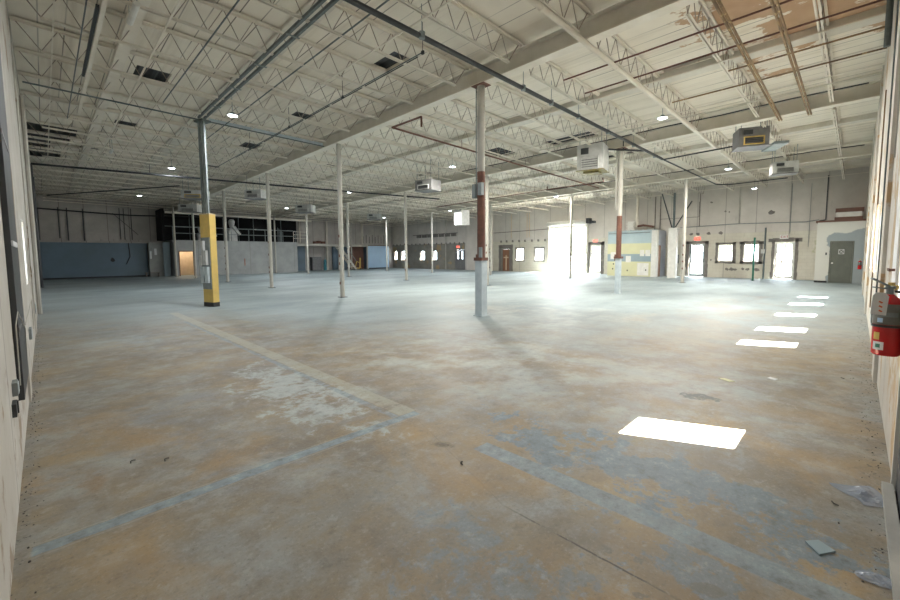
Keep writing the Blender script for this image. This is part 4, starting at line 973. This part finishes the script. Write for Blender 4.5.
for i, y in enumerate((21.0, 21.25, 23.0)):
    wpipe([(WX, y, 3.1), (WX, y, 5.3)], 0.03, 'board', 'tan vertical strip high on the far wall, %s of three' % ['right', 'middle', 'left'][i])
for i, y in enumerate((10.0, 10.35, 12.8)):
    wpipe([(WX, y, 3.3), (WX, y, 5.6)], 0.03, 'bare_block', 'vertical pipe behind the striped booth, %s of three' % ['right', 'middle', 'left'][i])
wpipe([(WX, 10.0, 4.0), (WX, 7.6, 4.0), (WX, 7.6, 5.0)], 0.015, 'bare_block', 'thin bent line between booth and pillar')
wpipe([(WX, 31.8, 0.0), (WX, 31.8, 5.4)], 0.07, 'column', 'cream vertical pipe on the bare far wall')
mb = MB()
for k in range(7): mb.box(XW - 0.12, XW - 0.01, 31.5 + k * 0.95 - 1.3, 31.5 + k * 0.95 - 0.6, 3.55, 3.85)
mb.box(XW - 0.1, XW - 0.01, 30.0, 37.3, 3.85, 3.92)
tag(mb.build('wall_rack', M['bare_block']), 'grey brown rack strip high on the bare far wall', 'rack')

# ------------------------------------------------------------------ back left: blue partition, block with mezzanine, platform and stairs
PY = 39.9
mb = MB(); mb.box(XL, 5.85, PY, PY + 0.12, 0, 2.62)
mb.box(XL, 5.85, PY - 0.04, PY, 0.0, 0.12, 1)
t = mb.build('blue_partition', [M['blue_wall'], M['black']]); tag(t, 'long low dark blue partition in the far left corner', 'partition')
mb = MB(); mb.box(XL, 6.6, PY - 0.02, PY + 1.45, 2.63, 2.75)
for k in range(8): mb.box(XL + 0.3 + k * 0.75, XL + 0.45 + k * 0.75, PY - 0.05, PY + 0.1, 2.75, 2.9)
tag(mb.build('partition_roof', M['wall_back']), 'dusty ledge on top of the dark blue partition', 'ledge')
mb = MB(); mb.box(XL, 6.6, PY + 0.5, PY + 0.6, 2.76, zb(3, PY) + 0.38)
struct(mb.build('wall_back_left', M['wall_back']))
mb = MB()
for x in (0.9, 1.35, 2.2): mb.box(x, x + 0.06, PY + 0.42, PY + 0.5, 2.76, 5.1)
for x in (4.3, 4.55, 5.0): mb.box(x, x + 0.04, PY + 0.42, PY + 0.5, 2.9, 5.3)
mb.bar((3.9, PY + 0.45, 4.9), (5.4, PY + 0.45, 3.3), 0.03, 0.03)
struct(mb.build('trim_20', M['dark']), 'dark battens on the back wall above the blue partition')
mb = MB(); mb.path([(XL + .1, PY + .3, 4.95), (2.5, PY + .3, 4.85), (5.0, PY + .3, 4.78), (12, 37.9, 4.85)], 0.05, 6); mb.tube((XL + .1, PY + .3, 4.95), (XL + .1, PY + .3, 2.76), 0.05, 6)
tag(mb.build('black_cable', M['black']), 'thick black cable along the top of the far left wall', 'cable')
mb = MB(); mb.path([(4.7, PY - .03, 2.62), (4.75, PY - .04, 1.6), (4.5, PY - .04, 1.0)], 0.03, 6); mb.prism(blob(3.7, 1.35, .16), 'y', PY - 0.02, PY - 0.001)
tag(mb.build('dangling_cable', M['black']), 'dangling black cable and smudge on the blue partition', 'cable')
# pale recess with clutter, then light blue pilaster
mb = MB(); mb.box(5.86, 6.9, PY - 0.6, PY - 0.45, 0, 2.62); tag(mb.build('pale_panel', M['block_front']), 'pale stained panel right of the dark blue partition', 'panel')
for k, (x, z, w, hh) in enumerate(((5.9, 1.4, 0.12, 0.6), (6.2, 1.7, 0.15, 0.5))):
    mb = MB(); mb.box(x, x + w, PY - 0.64, PY - 0.61, z, z + hh); tag(mb.build('paper_sheet', M['paper']), 'torn white sheet on the pale panel, %s one' % ['left', 'right'][k], 'paper sheet', 'torn sheets on the pale panel')
t = empty('low_bench', (6.0, PY - 0.9, 0)); tag(t, 'dark low bench with clutter at the foot of the pale panel', 'bench')
mb = MB(); mb.box(-0.5, 0.4, -0.15, 0.2, 0.28, 0.34); mb.build('seat', M['bare_block'], t)
for a in (-0.45, 0.32):
    mb = MB(); mb.box(a, a + 0.06, -0.12, 0.16, 0, 0.28); mb.build('leg', M['bare_block'], t)
mb = MB(); mb.box(6.72, 7.18, 38.95, 39.0, 0, 2.7); tag(mb.build('blue_pilaster', M['steel_blue_panel']), 'light blue boxed pilaster left of the lit doorway', 'pilaster')

# block building with mezzanine
t = empty('concrete_block_room', (7.3, 38.25, 0)); tag(t, 'long grey concrete block room carrying the railed mezzanine', 'block room')
W_ = 10.0; dh = [(0.35, 1.33, 0.0, 1.97)]
mb = MB(); mb.slab(cuts(0, W_, dh, 0), cuts(0, 2.72, dh, 2), holes_fn(dh), lambda u, v: 0.0, lambda u, v: 0.2, 'y'); mb.build('front_wall', M['block_front'], t)
mb = MB(); mb.box(0, 0.2, 0.2, 3.1, 0, 2.72); mb.build('side_wall', M['block_front'], t)
mb = MB(); mb.box(W_ - 0.2, W_, 0.2, 3.1, 0, 2.72); mb.build('side_wall', M['block_front'], t)
mb = MB(); mb.box(-0.1, W_, -0.05, 3.12, 2.72, 2.87); mb.build('deck', M['block_front'], t)
mb = MB(); mb.box(0.2, 2.2, 1.9, 2.0, 0, 2.7); mb.box(2.1, 2.2, 0.2, 1.9, 0, 2.7); mb.build('room_lining', M['board'], t)
mb = MB(); frame_rect(mb, 'y', -0.03, 0.03, 0.30, 1.38, 0, 2.02, 0.06, False); mb.build('door_frame', M['duct_brown'], t)
rl = bpy.data.lights.new('room_bulb_light', 'POINT'); rl.energy = 60; rl.color = (1.0, 0.84, 0.64); rl.shadow_soft_size = 0.08
o = bpy.data.objects.new('room_bulb_light', rl); C.objects.link(o); o.location = (8.3, 39.2, 2.3)
mb = MB(); mb.lathe([(0, 2.34), (0.05, 2.36), (0.07, 2.42), (0.04, 2.5), (0.03, 2.7), (0, 2.7)], 8.3, 39.2, 10); tag(mb.build('room_bulb', M['white_trim']), 'warm bulb inside the lit doorway', 'bulb')
mb = MB(); mb.box(7.66, 8.1, 38.1, 38.16, 0.0, 1.9); tag(mb.build('leaning_board', M['board']), 'pale board leaning in the lit doorway', 'board') if False else None
# graffiti mark
mb = MB(); mb.bar((12.5, 38.24, 0.75), (12.5, 38.24, 1.35), 0.16, 0.012); tag(mb.build('orange_mark', M['orange']), 'orange paint dash on the grey block front', 'paint mark')
# mezzanine: matt black sheets paint in the shade of its interior
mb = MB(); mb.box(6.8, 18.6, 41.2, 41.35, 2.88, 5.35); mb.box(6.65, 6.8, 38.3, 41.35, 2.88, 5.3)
tag(mb.build('mezzanine_shade_panel', M['void']), 'black sheet standing in for the deep shade inside the mezzanine', 'shade panel')
mb = MB(); mb.bar((6.85, 38.24, 5.02), (18.8, 38.24, 4.95), 0.1, 0.16); tag(mb.build('mezzanine_lintel', M['steel_white']), 'pale beam across the top of the dark mezzanine', 'beam')
t = empty('mezzanine_railing', (7.3, 38.28, 2.87)); tag(t, 'grey pipe railing along the mezzanine edge', 'railing')
for z, n in ((1.05, 'top_rail'), (0.55, 'middle_rail')):
    mb = MB(); mb.tube((0, 0, z), (9.9, 0, z), 0.028, 6); mb.build(n, M['galv'], t)
for k in range(8):
    mb = MB(); mb.tube((k * 1.41, 0, 0), (k * 1.41, 0, 1.05), 0.028, 6); mb.build('post', M['galv'], t)
t = empty('landing_railing', (17.3, 39.0, 2.87)); tag(t, 'short grey railing section at the landing right of the mezzanine', 'railing')
for z, n in ((1.05, 'top_rail'), (0.75, 'middle_rail'), (0.4, 'lower_rail')):
    mb = MB(); mb.tube((0, 0, z), (1.5, 0.3, z), 0.028, 6); mb.build(n, M['steel_white'], t)
for k in range(3):
    mb = MB(); mb.tube((k * .75, k * .15, 0), (k * .75, k * .15, 1.05), 0.028, 6); mb.build('post', M['steel_white'], t)
# machines on the mezzanine
def machine(x, y, label, s=1.0):
    t = empty('machine', (x, y, 2.87)); tag(t, label, 'machine', 'machines on the mezzanine')
    mb = MB(); mb.prism([(-0.35 * s, 0), (0.35 * s, 0), (0.35 * s, 0.9 * s), (0.1 * s, 1.2 * s), (-0.25 * s, 1.2 * s), (-0.35 * s, 0.9 * s)], 'y', -0.3, 0.3); mb.build('body', M['unit_white'], t)
    mb = MB(); mb.lathe([(0, 2.05 * s), (0.2 * s, 2.0 * s), (0.28 * s, 1.8 * s), (0.22 * s, 1.5 * s), (0.12 * s, 1.2 * s)], 0, 0, 12); mb.build('hopper', M['unit_white'], t)
    mb = MB(); mb.bar((0.05 * s, -0.33, 1.35 * s), (0.55 * s, -0.33, 0.6 * s), 0.3 * s, 0.22 * s); mb.build('chute', M['unit_white'], t)
    mb = MB(); mb.box(-0.45 * s, -0.36 * s, -0.2, 0.2, 0, 0.95 * s); mb.build('side_panel', M['galv'], t)
machine(11.9, 39.3, 'white machine with hopper and chute on the mezzanine, largest', 0.95)
machine(10.4, 40.2, 'grey white machine half hidden left on the mezzanine', 0.7)
t = machine(9.7, 40.4, 'small machine farthest left on the mezzanine', 0.6)
mb = MB()
for k in range(5): mb.tube((16.2 + 0.12 * k, 40.0, 2.87), (16.2 + 0.12 * k, 40.0, 4.3 - 0.1 * k), 0.03, 5)
tag(mb.build('pipe_stack', M['galv']), 'cluster of upright pipes at the right of the mezzanine', 'pipes')
mb = MB()
for k in range(7): mb.tube((9.0 + k * 1.3, 40.7, 2.88), (9.0 + k * 1.3, 40.7, 5.2), 0.035, 5)
mb.bar((7.0, 40.7, 4.1), (18, 40.7, 4.1), 0.05, 0.05)
tag(mb.build('rear_pipe_rack', M['galv_dark']), 'dim rack of pipes at the back of the mezzanine', 'pipe rack')

# platform on the right of the block
t = empty('platform', (17.4, 39.3, 0)); tag(t, 'cream edged platform between the block room and light blue booth', 'platform')
mb = MB(); mb.box(0, 8.6, 0, 2.05, 2.56, 2.80); mb.build('deck', M['column'], t)
for px_ in (4.9, 8.45):
    mb = MB(); mb.box(px_, px_ + 0.14, 0.05, 0.19, 0, 2.56); mb.build('post', M['column'], t)
mb = MB(); mb.box(17.45, 19.4, 41.1, 41.3, 0, 2.55); mb.box(22.6, 24.4, 41.15, 41.3, 0, 2.55); struct(mb.build('trim_21', M['blue_wall']), 'blue wall panels under the platform')
mb = MB(); mb.box(24.6, 26.4, 40.9, 41.05, 0, 2.55); struct(mb.build('trim_22', M['duct_brown']), 'dark panel under the right end of the platform')
t = empty('dark_cabinet', (20.6, 41.0, 0)); tag(t, 'dark grey cabinet under the platform', 'cabinet')
mb = MB(); mb.box(-0.6, 0.45, -0.25, 0.25, 0, 1.42); mb.build('body', M['dark'], t)
mb = MB(); mb.box(-0.57, 0.42, -0.27, -0.251, 0.05, 1.38); mb.build('door', M['unit_grey'], t)
mb = MB(); mb.lathe([(0, 0), (0.16, 0), (0.16, 1.0), (0.1, 1.15), (0, 1.15)], 21.45, 40.75, 12); mb.tube((21.45, 40.75, 1.15), (21.45, 40.75, 1.45), 0.03, 6); tag(mb.build('gas_cylinder', M['teal']), 'teal cylinder standing right of the dark cabinet', 'cylinder')
t = empty('pallet_jack', (25.0, 40.0, 0)); tag(t, 'yellow brown hand truck beneath the platform by the booth', 'hand truck')
mb = MB(); mb.box(-0.35, 0.35, -0.2, 0.2, 0.08, 0.2); mb.build('forks', M['yellow'], t)
mb = MB(); mb.bar((0.3, 0, 0.2), (0.35, 0, 1.3), 0.12, 0.12); mb.bar((-0.3, 0, 0.2), (-0.1, 0, 0.9), 0.06, 0.06); mb.bar((-0.1, 0, 0.9), (0.33, 0, 0.75), 0.06, 0.06); mb.build('frame', M['yellow'], t)
for a in (-0.25, 0.25):
    mb = MB(); mb.tube((a, -0.22, 0.08), (a, 0.22, 0.08), 0.08, 10); mb.build('wheel', M['black'], t)
for k, x in enumerate((19.7, 20.1, 20.6)):
    mb = MB(); mb.box(x, x + 0.35, 39.6, 39.9, 2.81, 3.05 + 0.05 * (k % 2)); tag(mb.build('crate', M['rust']), 'rust-red crate on the platform, %s of three' % ['left', 'middle', 'right'][k], 'crate', 'rust-red crates on the platform')
# stairs
t = empty('staircase', (21.9, 38.9, 0)); tag(t, 'open steel staircase climbing to the platform', 'staircase')
x0s, x1s = 0.0, 2.0
for dy in (-0.42, 0.36):
    mb = MB(); mb.bar((x0s, dy, 2.6), (x1s, dy, 0.06), 0.05, 0.2); mb.build('stringer', M['column'], t)
for k in range(12):
    f = (k + 0.5) / 12; mb = MB(); mb.box(x0s + (x1s - x0s) * f - 0.1, x0s + (x1s - x0s) * f + 0.12, -0.40, 0.34, 2.62 * (1 - f) - 0.02, 2.62 * (1 - f) + 0.03); mb.build('tread', M['steel_white'], t)
mb = MB(); mb.bar((x0s, -0.42, 3.5), (x1s, -0.42, 1.0), 0.04, 0.04); mb.build('handrail', M['galv'], t)
# light blue booth in the far corner
t = empty('blue_booth', (26.6, 40.3, 0)); tag(t, 'light blue booth in the far corner beside the first far window', 'booth')
mb = MB(); mb.box(0, 2.95, 0, 0.1, 0, 2.68); mb.build('front_wall', M['light_blue'], t)
mb = MB(); mb.box(-0.1, 0.0, 0, 1.08, 0, 2.68); mb.build('side_wall', M['blue_wall'], t)
mb = MB(); mb.box(-0.15, 3.0, -0.04, 1.08, 2.68, 2.76); mb.build('roof', M['duct_brown'], t)
mb = MB(); mb.box(0.1, 2.9, -0.02, 0.0, 0.0, 0.12); mb.build('skirting', M['black'], t)
mb = MB(); mb.box(18.9, 18.98, 41.2, 41.3, 2.8, 5.3); mb.box(21.9, 22.1, 41.2, 41.35, 0, 5.3); mb.box(26.4, 26.6, 41.2, 41.35, 2.8, 5.3)
struct(mb.build('trim_23', M['girder_grey']), 'cream pilasters on the back wall')
mb = MB()
for k in range(9): mb.box(26.7 + k * 0.42, 26.76 + k * 0.42, YW - 0.02, YW - 0.002, 3.0, 3.8 + 0.2 * (k % 2))
struct(mb.build('trim_24', M['dark']), 'dark vertical marks on the back wall above the light blue booth')

# ------------------------------------------------------------------ left wall furniture
mb = MB()
for a, b in ((6.3, 6.75), (11.9, 12.4), (17.2, 17.8), (24.0, 24.6)):
    mb.box(XL + 0.001, XL + 0.02, a, b, 0, zb(0, a) + 0.4)
struct(mb.build('trim_25', M['wall_left']), 'shallow pilasters on the left wall')
t = empty('dark_trough', (XL, 4.98, 0)); tag(t, 'tall black steel trough fixed to the left wall', 'trough')
mb = MB(); mb.box(0.001, 0.035, -0.42, 0.72, 0.46, 5.3); mb.build('trough', M['dark'], t)
mb = MB(); mb.box(0.035, 0.045, -0.40, 0.40, 1.66, 1.70); mb.build('white_clip', M['paper'], t)
mb = MB(); mb.box(0.035, 0.04, -0.42, 0.42, 1.0, 1.03); mb.box(0.035, 0.04, -0.42, 0.42, 2.5, 2.53); mb.build('joint_bands', M['unit_grey'], t)
for i, (y, z, w, hh, l) in enumerate(((5.75, 0.61, 0.14, 0.10, 'grey outlet box at the foot of the black trough'), (4.02, 0.685, 0.12, 0.09, 'grey outlet box nearest the camera on the left wall'),
                                      (8.1, 0.52, 0.3, 0.14, 'grey outlet box beyond the black trough'), (12.3, 0.50, 0.4, 0.22, 'grey outlet box farther along the left wall'), (17.8, 0.45, 0.5, 0.24, 'small grey box far along the left wall'))):
    t = empty('outlet_box', (XL, y, z)); tag(t, l, 'outlet box', 'grey boxes low on the left wall')
    mb = MB(); mb.box(0.001, 0.028, -w / 2, w / 2, -hh / 2, hh / 2); mb.build('box', M['galv'], t)
    mb = MB(); mb.box(0.028, 0.032, -w / 2 + 0.01, w / 2 - 0.01, -hh / 2 + 0.01, hh / 2 - 0.01); mb.build('cover', M['pale_wrap'], t)
mb = MB(); mb.box(XL + 0.001, XL + 0.022, 3.80, 3.93, 0.54, 0.625); mb.box(XL + 0.022, XL + 0.028, 3.90, 3.93, 0.54, 0.62)
tag(mb.build('opened_box', M['dark']), 'broken open socket box just below the nearest grey outlet box', 'outlet box')
mb = MB(); mb.path([(XL + .04, 4.0, 0.70), (XL + .04, 4.1, 1.1), (XL + .04, 4.5, 1.16), (XL + .06, 4.9, 0.98), (XL + .035, 5.7, 0.66)], 0.0035, 6)
tag(mb.build('loose_cable', M['column']), 'loose pale cable looping between two outlet boxes on the left wall', 'cable')
mb = MB(); mb.path([(XL + .06, 5.0, 1.0), (XL + .07, 7.2, 1.05), (XL + .05, 8.0, 0.59)], 0.0035, 6)
tag(mb.build('loose_cable', M['column']), 'loose pale cable crossing the black trough to a farther box', 'cable')
mb = MB(); mb.tube((XL + .05, 19.5, 0.5), (XL + .05, 19.5, 5.6), 0.035, 8); tag(mb.build('wall_pipe', M['black']), 'black vertical pipe on the left wall, nearer of two', 'pipe')
mb = MB(); mb.tube((XL + .07, 28, 0.1), (XL + .07, 28, 5.4), 0.07, 8); tag(mb.build('wall_pipe', M['black']), 'black vertical pipe far down the left wall', 'pipe')
mb = MB(); mb.tube((XL + .06, 15.0, 0.1), (XL + .06, 15.0, 5.6), 0.05, 8); tag(mb.build('wall_pipe', M['column']), 'cream vertical pipe on the left wall', 'pipe')

# ------------------------------------------------------------------ right wall furniture
def vp(x, r, mat, z0, z1, label, d=None):
    mb = MB(); mb.tube((x, YR + (d or r + 0.004), z0), (x, YR + (d or r + 0.004), z1), r, 8)
    return tag(mb.build('wall_pipe', M[mat]), label, 'pipe', 'pipes up the right wall')
vp(8.7, 0.010, 'galv_dark', 0.75, zb(8.5, 0) - 0.1, 'thin dark grey pipe on the right wall above the near grey box')
vp(11.3, 0.011, 'brown_pipe', 0.5, 4.6, 'rust-orange pipe on the right wall')
vp(6.6, 0.008, 'column', 2.6, zb(6.6, 0), 'thin cream pipe high on the right wall')
mb = MB(); mb.tube((10.0, YR + 0.07, 4.95), (10.0, YR + 0.07, zb(10, 0) + 0.4), 0.045, 8); tag(mb.build('grey_roof_drain', M['galv_dark']), 'thick grey pipe at the top of the right wall', 'pipe')
mb = MB()
for a, b in ((7.0, 7.5), (14.7, 15.3), (21.4, 22.0)): mb.box(a, b, YR + 0.001, YR + 0.035, 0, zb(a, 0) + 0.4)
struct(mb.build('trim_26', M['wall_right']), 'shallow pilasters on the right wall')
t = empty('outlet_box', (8.4, YR, 0.68)); tag(t, 'small grey box on the right wall left of the extinguisher', 'outlet box')
mb = MB(); mb.box(-0.25, 0.2, 0.001, 0.06, -0.13, 0.10); mb.build('box', M['galv'], t)
mb = MB(); mb.box(-0.2, 0.15, 0.06, 0.066, -0.1, 0.07); mb.build('cover', M['pale_wrap'], t)

def extinguisher(loc, label, s=1.0, rz=0.0, detail=True):
    t = empty('fire_extinguisher', loc, rz); tag(t, label, 'fire extinguisher', 'fire extinguishers'); t.scale = (s, s, s)
    r = 0.073
    mb = MB(); mb.lathe([(0, 0), (r - 0.01, 0.0), (r, 0.012), (r, 0.36), (r - 0.012, 0.385), (0.03, 0.41), (0.022, 0.42), (0, 0.42)], 0, 0, 28); mb.build('cylinder', M['red'], t, True)
    mb = MB(); mb.lathe([(r + .001, 0.215), (r + .0015, 0.216), (r + .0015, 0.355), (r + .001, 0.356)], 0, 0, 28); mb.build('label_band', M['ext_band'], t, True)
    mb = MB(); mb.lathe([(r, 0.195), (r + .006, 0.196), (r + .006, 0.212), (r, 0.213)], 0, 0, 28); mb.build('strap', M['black'], t)
    mb = MB(); mb.lathe([(0.02, 0.42), (0.02, 0.455), (0.028, 0.457), (0.028, 0.475), (0, 0.475)], 0, 0, 12); mb.build('valve', M['galv'], t)
    mb = MB(); mb.bar((0.01, 0, 0.475), (0.13, 0, 0.53), 0.018, 0.008); mb.bar((0.01, 0, 0.455), (0.12, 0, 0.47), 0.018, 0.008); mb.build('handle', M['galv'], t)
    mb = MB(); mb.tube((-0.03, 0, 0.465), (-0.045, 0, 0.465), 0.018, 10); mb.box(-0.02, 0.005, -0.012, 0.012, 0.478, 0.50); mb.build('gauge', M['yellow'], t)
    mb = MB(); mb.path([(-0.03, 0.0, 0.44), (-0.075, 0.02, 0.43), (-0.088, 0.03, 0.38), (-0.086, 0.03, 0.25), (-0.082, 0.03, 0.16)], 0.009, 6); mb.build('hose', M['black'], t)
    return t
EX = (4.06, YR + 0.076, 0.865)
t = extinguisher(EX, 'red fire extinguisher with white tag at the right edge', 1.0, math.radians(135))
# the direction from the extinguisher towards the room, for its tag and stickers
def on_cyl(ang, z, w, h, r=0.0755, n=5):
    """curved sticker centred at angle ang on the body"""
    vs = []; fs = []
    for k in range(n):
        a = ang + (k / (n - 1) - 0.5) * w / r
        for zz3 in (z - h / 2, z + h / 2): vs.append((r * math.cos(a), r * math.sin(a), zz3))
    for k in range(n - 1): fs.append((2 * k, 2 * k + 2, 2 * k + 3, 2 * k + 1))
    return vs, fs
AV = math.atan2(-EX[1], -EX[0]) - math.radians(135)       # towards the camera, in the extinguisher's own frame
mb = MB(); mb.add(*on_cyl(AV - 0.55, 0.068, 0.06, 0.055)); st = mb.build('white_sticker', M['paper'], t)
mb = MB(); c = on_cyl(AV - 0.55, 0.068, 0.026, 0.026, 0.0762, 3); mb.add(*c); mb.build('green_diamond', M['green'], st)
mb = MB(); mb.add(*on_cyl(AV - 0.7, 0.135, 0.035, 0.05)); mb.build('yellow_sticker', M['yellow'], t)
mb = MB(); mb.add(*on_cyl(AV + 0.1, 0.285, 0.085, 0.03, 0.0765)); mb.build('pale_line', M['galv'], t)
mb = MB(); mb.add(*on_cyl(AV - 0.5, 0.245, 0.03, 0.03, 0.0768)); mb.build('blue_mark', M['light_blue'], t)
# hanging paper tag
tg = empty('tmp'); bpy.data.objects.remove(tg)
ux, uy = -math.sin(AV), math.cos(AV); fx, fy = math.cos(AV), math.sin(AV)
def tagp(u, d, z): return (fx * (0.080 + d) + ux * u, fy * (0.080 + d) + uy * u, z)
mb = MB(); vs = [tagp(-0.025 - 0.06, 0.0, 0.285), tagp(-0.085 + 0.075, 0.0, 0.28), tagp(-0.002, 0.01, 0.41), tagp(-0.02, 0.012, 0.435), tagp(-0.065, 0.012, 0.435), tagp(-0.078, 0.01, 0.415)]
vs2 = [tuple(a + b for a, b in zip(v, (fx * 0.0015, fy * 0.0015, 0))) for v in vs]; n = 6
mb.add(vs + vs2, [tuple(range(n)), tuple(range(2 * n - 1, n - 1, -1))] + [(k, n + k, n + (k + 1) % n, (k + 1) % n) for k in range(n)])
tgo = mb.build('paper_tag', M['paper'], t)
mb = MB()
for k in range(3): mb.bar(tagp(-0.047 + 0.001 * k, 0.014, 0.375 - 0.03 * k), tagp(-0.030, 0.014, 0.365 - 0.03 * k), 0.004, 0.010)
mb.build('tag_print', M['orange'], tgo)
extinguisher((28.2, YR + 0.12, 0.75), 'small red fire extinguisher on the wall beside the corner room door', 1.0, 0.5)

# white panel imitating the near window's daylight, and the latch hardware
mb = MB(); mb.box(5.0, 5.5, YR + 0.001, YR + 0.012, 1.0, 2.75); struct(mb.build('trim_27', M['daylight_white']), 'white panel standing in for daylight at the nearest window on the right')
mb = MB(); mb.tube((5.1, YR + 0.012, 1.42), (5.1, YR + 0.05, 1.42), 0.012, 8); mb.bar((5.0, YR + 0.045, 1.42), (5.3, YR + 0.045, 1.42), 0.014, 0.022); tag(mb.build('window_latch', M['rust']), 'rusty latch bar at the nearest window on the right', 'latch')

# ------------------------------------------------------------------ litter on the floor
def film_mesh(cx, cy, sx, sy, rz, h, name, label, seed):
    rnd = random.Random(seed); n = 14; vs = []; fs = []
    for i in range(n):
        for j in range(n):
            u = i / (n - 1) - 0.5; v = j / (n - 1) - 0.5
            e = 1 - 0.25 * math.sin(5 * u + seed) * (abs(v) * 2)
            z = 0.006 + h * max(0, (1 - (2 * u) ** 2) * (1 - (2 * v) ** 2)) * (0.3 + rnd.random()) * (0.6 + 0.4 * math.sin(9 * u + 7 * v))
            vs.append((u * sx * e, v * sy * e, max(z, 0.004)))
    for i in range(n - 1):
        for j in range(n - 1): fs.append((i * n + j, i * n + j + 1, (i + 1) * n + j + 1, (i + 1) * n + j))
    mb = MB(); mb.add(vs, fs); o = mb.build(name, M['film']); o.location = (cx, cy, 0); o.rotation_euler = (0, 0, rz)
    md = o.modifiers.new('thickness', 'SOLIDIFY'); md.thickness = 0.001
    return tag(o, label, 'plastic film', 'clear plastic film on the floor')
film_mesh(3.64, -0.12, 0.24, 0.20, 0.6, 0.035, 'plastic_film', 'crumpled clear plastic film at the foot of the dark grey door', 3)
film_mesh(2.73, -0.15, 0.10, 0.13, 0.2, 0.02, 'plastic_film', 'small piece of clear plastic film in the lower right corner', 5)
mb = MB(); mb.prism([(2.83, 0.12), (2.89, 0.07), (2.84, 0.0), (2.75, 0.06)], 'z', 0.001, 0.009); tag(mb.build('floor_tile_shard', M['steel_blue_panel']), 'flat grey shard lying near the lower right corner', 'shard')
mb = MB(); mb.prism([(5.95, 1.10), (5.90, 1.16), (5.82, 1.03), (5.88, 0.98)], 'z', 0.001, 0.006); tag(mb.build('paper_scrap', M['yellow_panel']), 'pale yellow paper scrap beyond the large sunlit patch', 'paper scrap')
mb = MB(); mb.prism([(6.40, 0.70), (6.33, 0.72), (6.28, 0.64), (6.36, 0.62)], 'z', 0.001, 0.006); tag(mb.build('paper_scrap', M['paper']), 'small whitish paper scrap right of the yellow one', 'paper scrap')
for i, (x, y, l) in enumerate(((0.39, 3.86, 'dark curled scrap on the floor at the left'), (0.58, 3.71, 'smaller dark scrap on the floor at the left'), (2.13, 2.03, 'curled brown scrap near the end of the blue floor stripe'), (3.40, 0.02, 'dark scrap beside the plastic film'), (6.95, 0.05, 'dark scrap near the right wall'))):
    mb = MB(); p = [(x - 0.012, y - 0.02, 0.005), (x - 0.01, y + 0.004, 0.010), (x + 0.006, y + 0.012, 0.010), (x + 0.02, y + 0.012, 0.006)]; mb.path(p, 0.004, 5)
    tag(mb.build('scrap', M['debris']), l, 'scrap', 'dark scraps on the floor')
def crumbs(name, label, gen, n, lo, hi):
    mb = MB()
    for k in range(n):
        x, y = gen(); s = random.uniform(lo, hi)
        mb.prism([(x + s * random.uniform(.5, 1) * math.cos(t * 1.26), y + s * random.uniform(.5, 1) * math.sin(t * 1.26)) for t in range(5)], 'z', 0.0, s * random.uniform(0.4, 0.9))
    tag(mb.build(name, M['debris']), label, 'debris', kind='stuff')
crumbs('grit', 'dark grit strewn along the foot of the right wall', lambda: (random.uniform(2.5, 15), YR + 0.02 + abs(random.gauss(0, 0.09))), 260, 0.002, 0.007)
crumbs('grit', 'grey grit along the foot of the left wall', lambda: (XL + 0.02 + abs(random.gauss(0, 0.04)), random.uniform(2.5, 14)), 260, 0.002, 0.007)

# ------------------------------------------------------------------ outside
mb = MB(); mb.box(XW + 0.3, 110, -70, 90, -0.35, -0.12); mb.box(-60, XW + 0.3, -70, YR - 0.3, -0.35, -0.12); mb.box(-60, XL - 0.3, YR - 0.3, 90, -0.35, -0.12)
g = mb.build('ground', M['paving']); struct(g)
for i, (x, y, r, l) in enumerate(((62, 30, 2.4, 'pale tree outside seen left through the loading door'), (66, 36, 3.0, 'pale tree outside seen right of the post through the loading door'), (70, 24, 2.8, 'pale tree outside behind the glazed white door'), (60, 12, 2.5, 'tree outside seen through the glazed exit door'), (58, 6, 2.2, 'tree outside seen through the bright double door'))):
    t = empty('tree', (x, y, -0.12)); tag(t, l, 'tree', 'trees outside')
    mb = MB(); mb.tube((0, 0, 0), (0, 0, 2.4), 0.18, 8, r2=0.12); mb.build('trunk', M['bark'], t)
    bm = bmesh.new(); bmesh.ops.create_icosphere(bm, subdivisions=3, radius=r)
    for v in bm.verts: v.co *= random.uniform(0.8, 1.12)
    bmesh.ops.translate(bm, verts=bm.verts, vec=(0, 0, 2.0 + r * 0.8)); me = bpy.data.meshes.new('crown'); bm.to_mesh(me); bm.free(); me.materials.append(M['foliage'])
    o = bpy.data.objects.new('crown', me); C.objects.link(o); o.parent = t
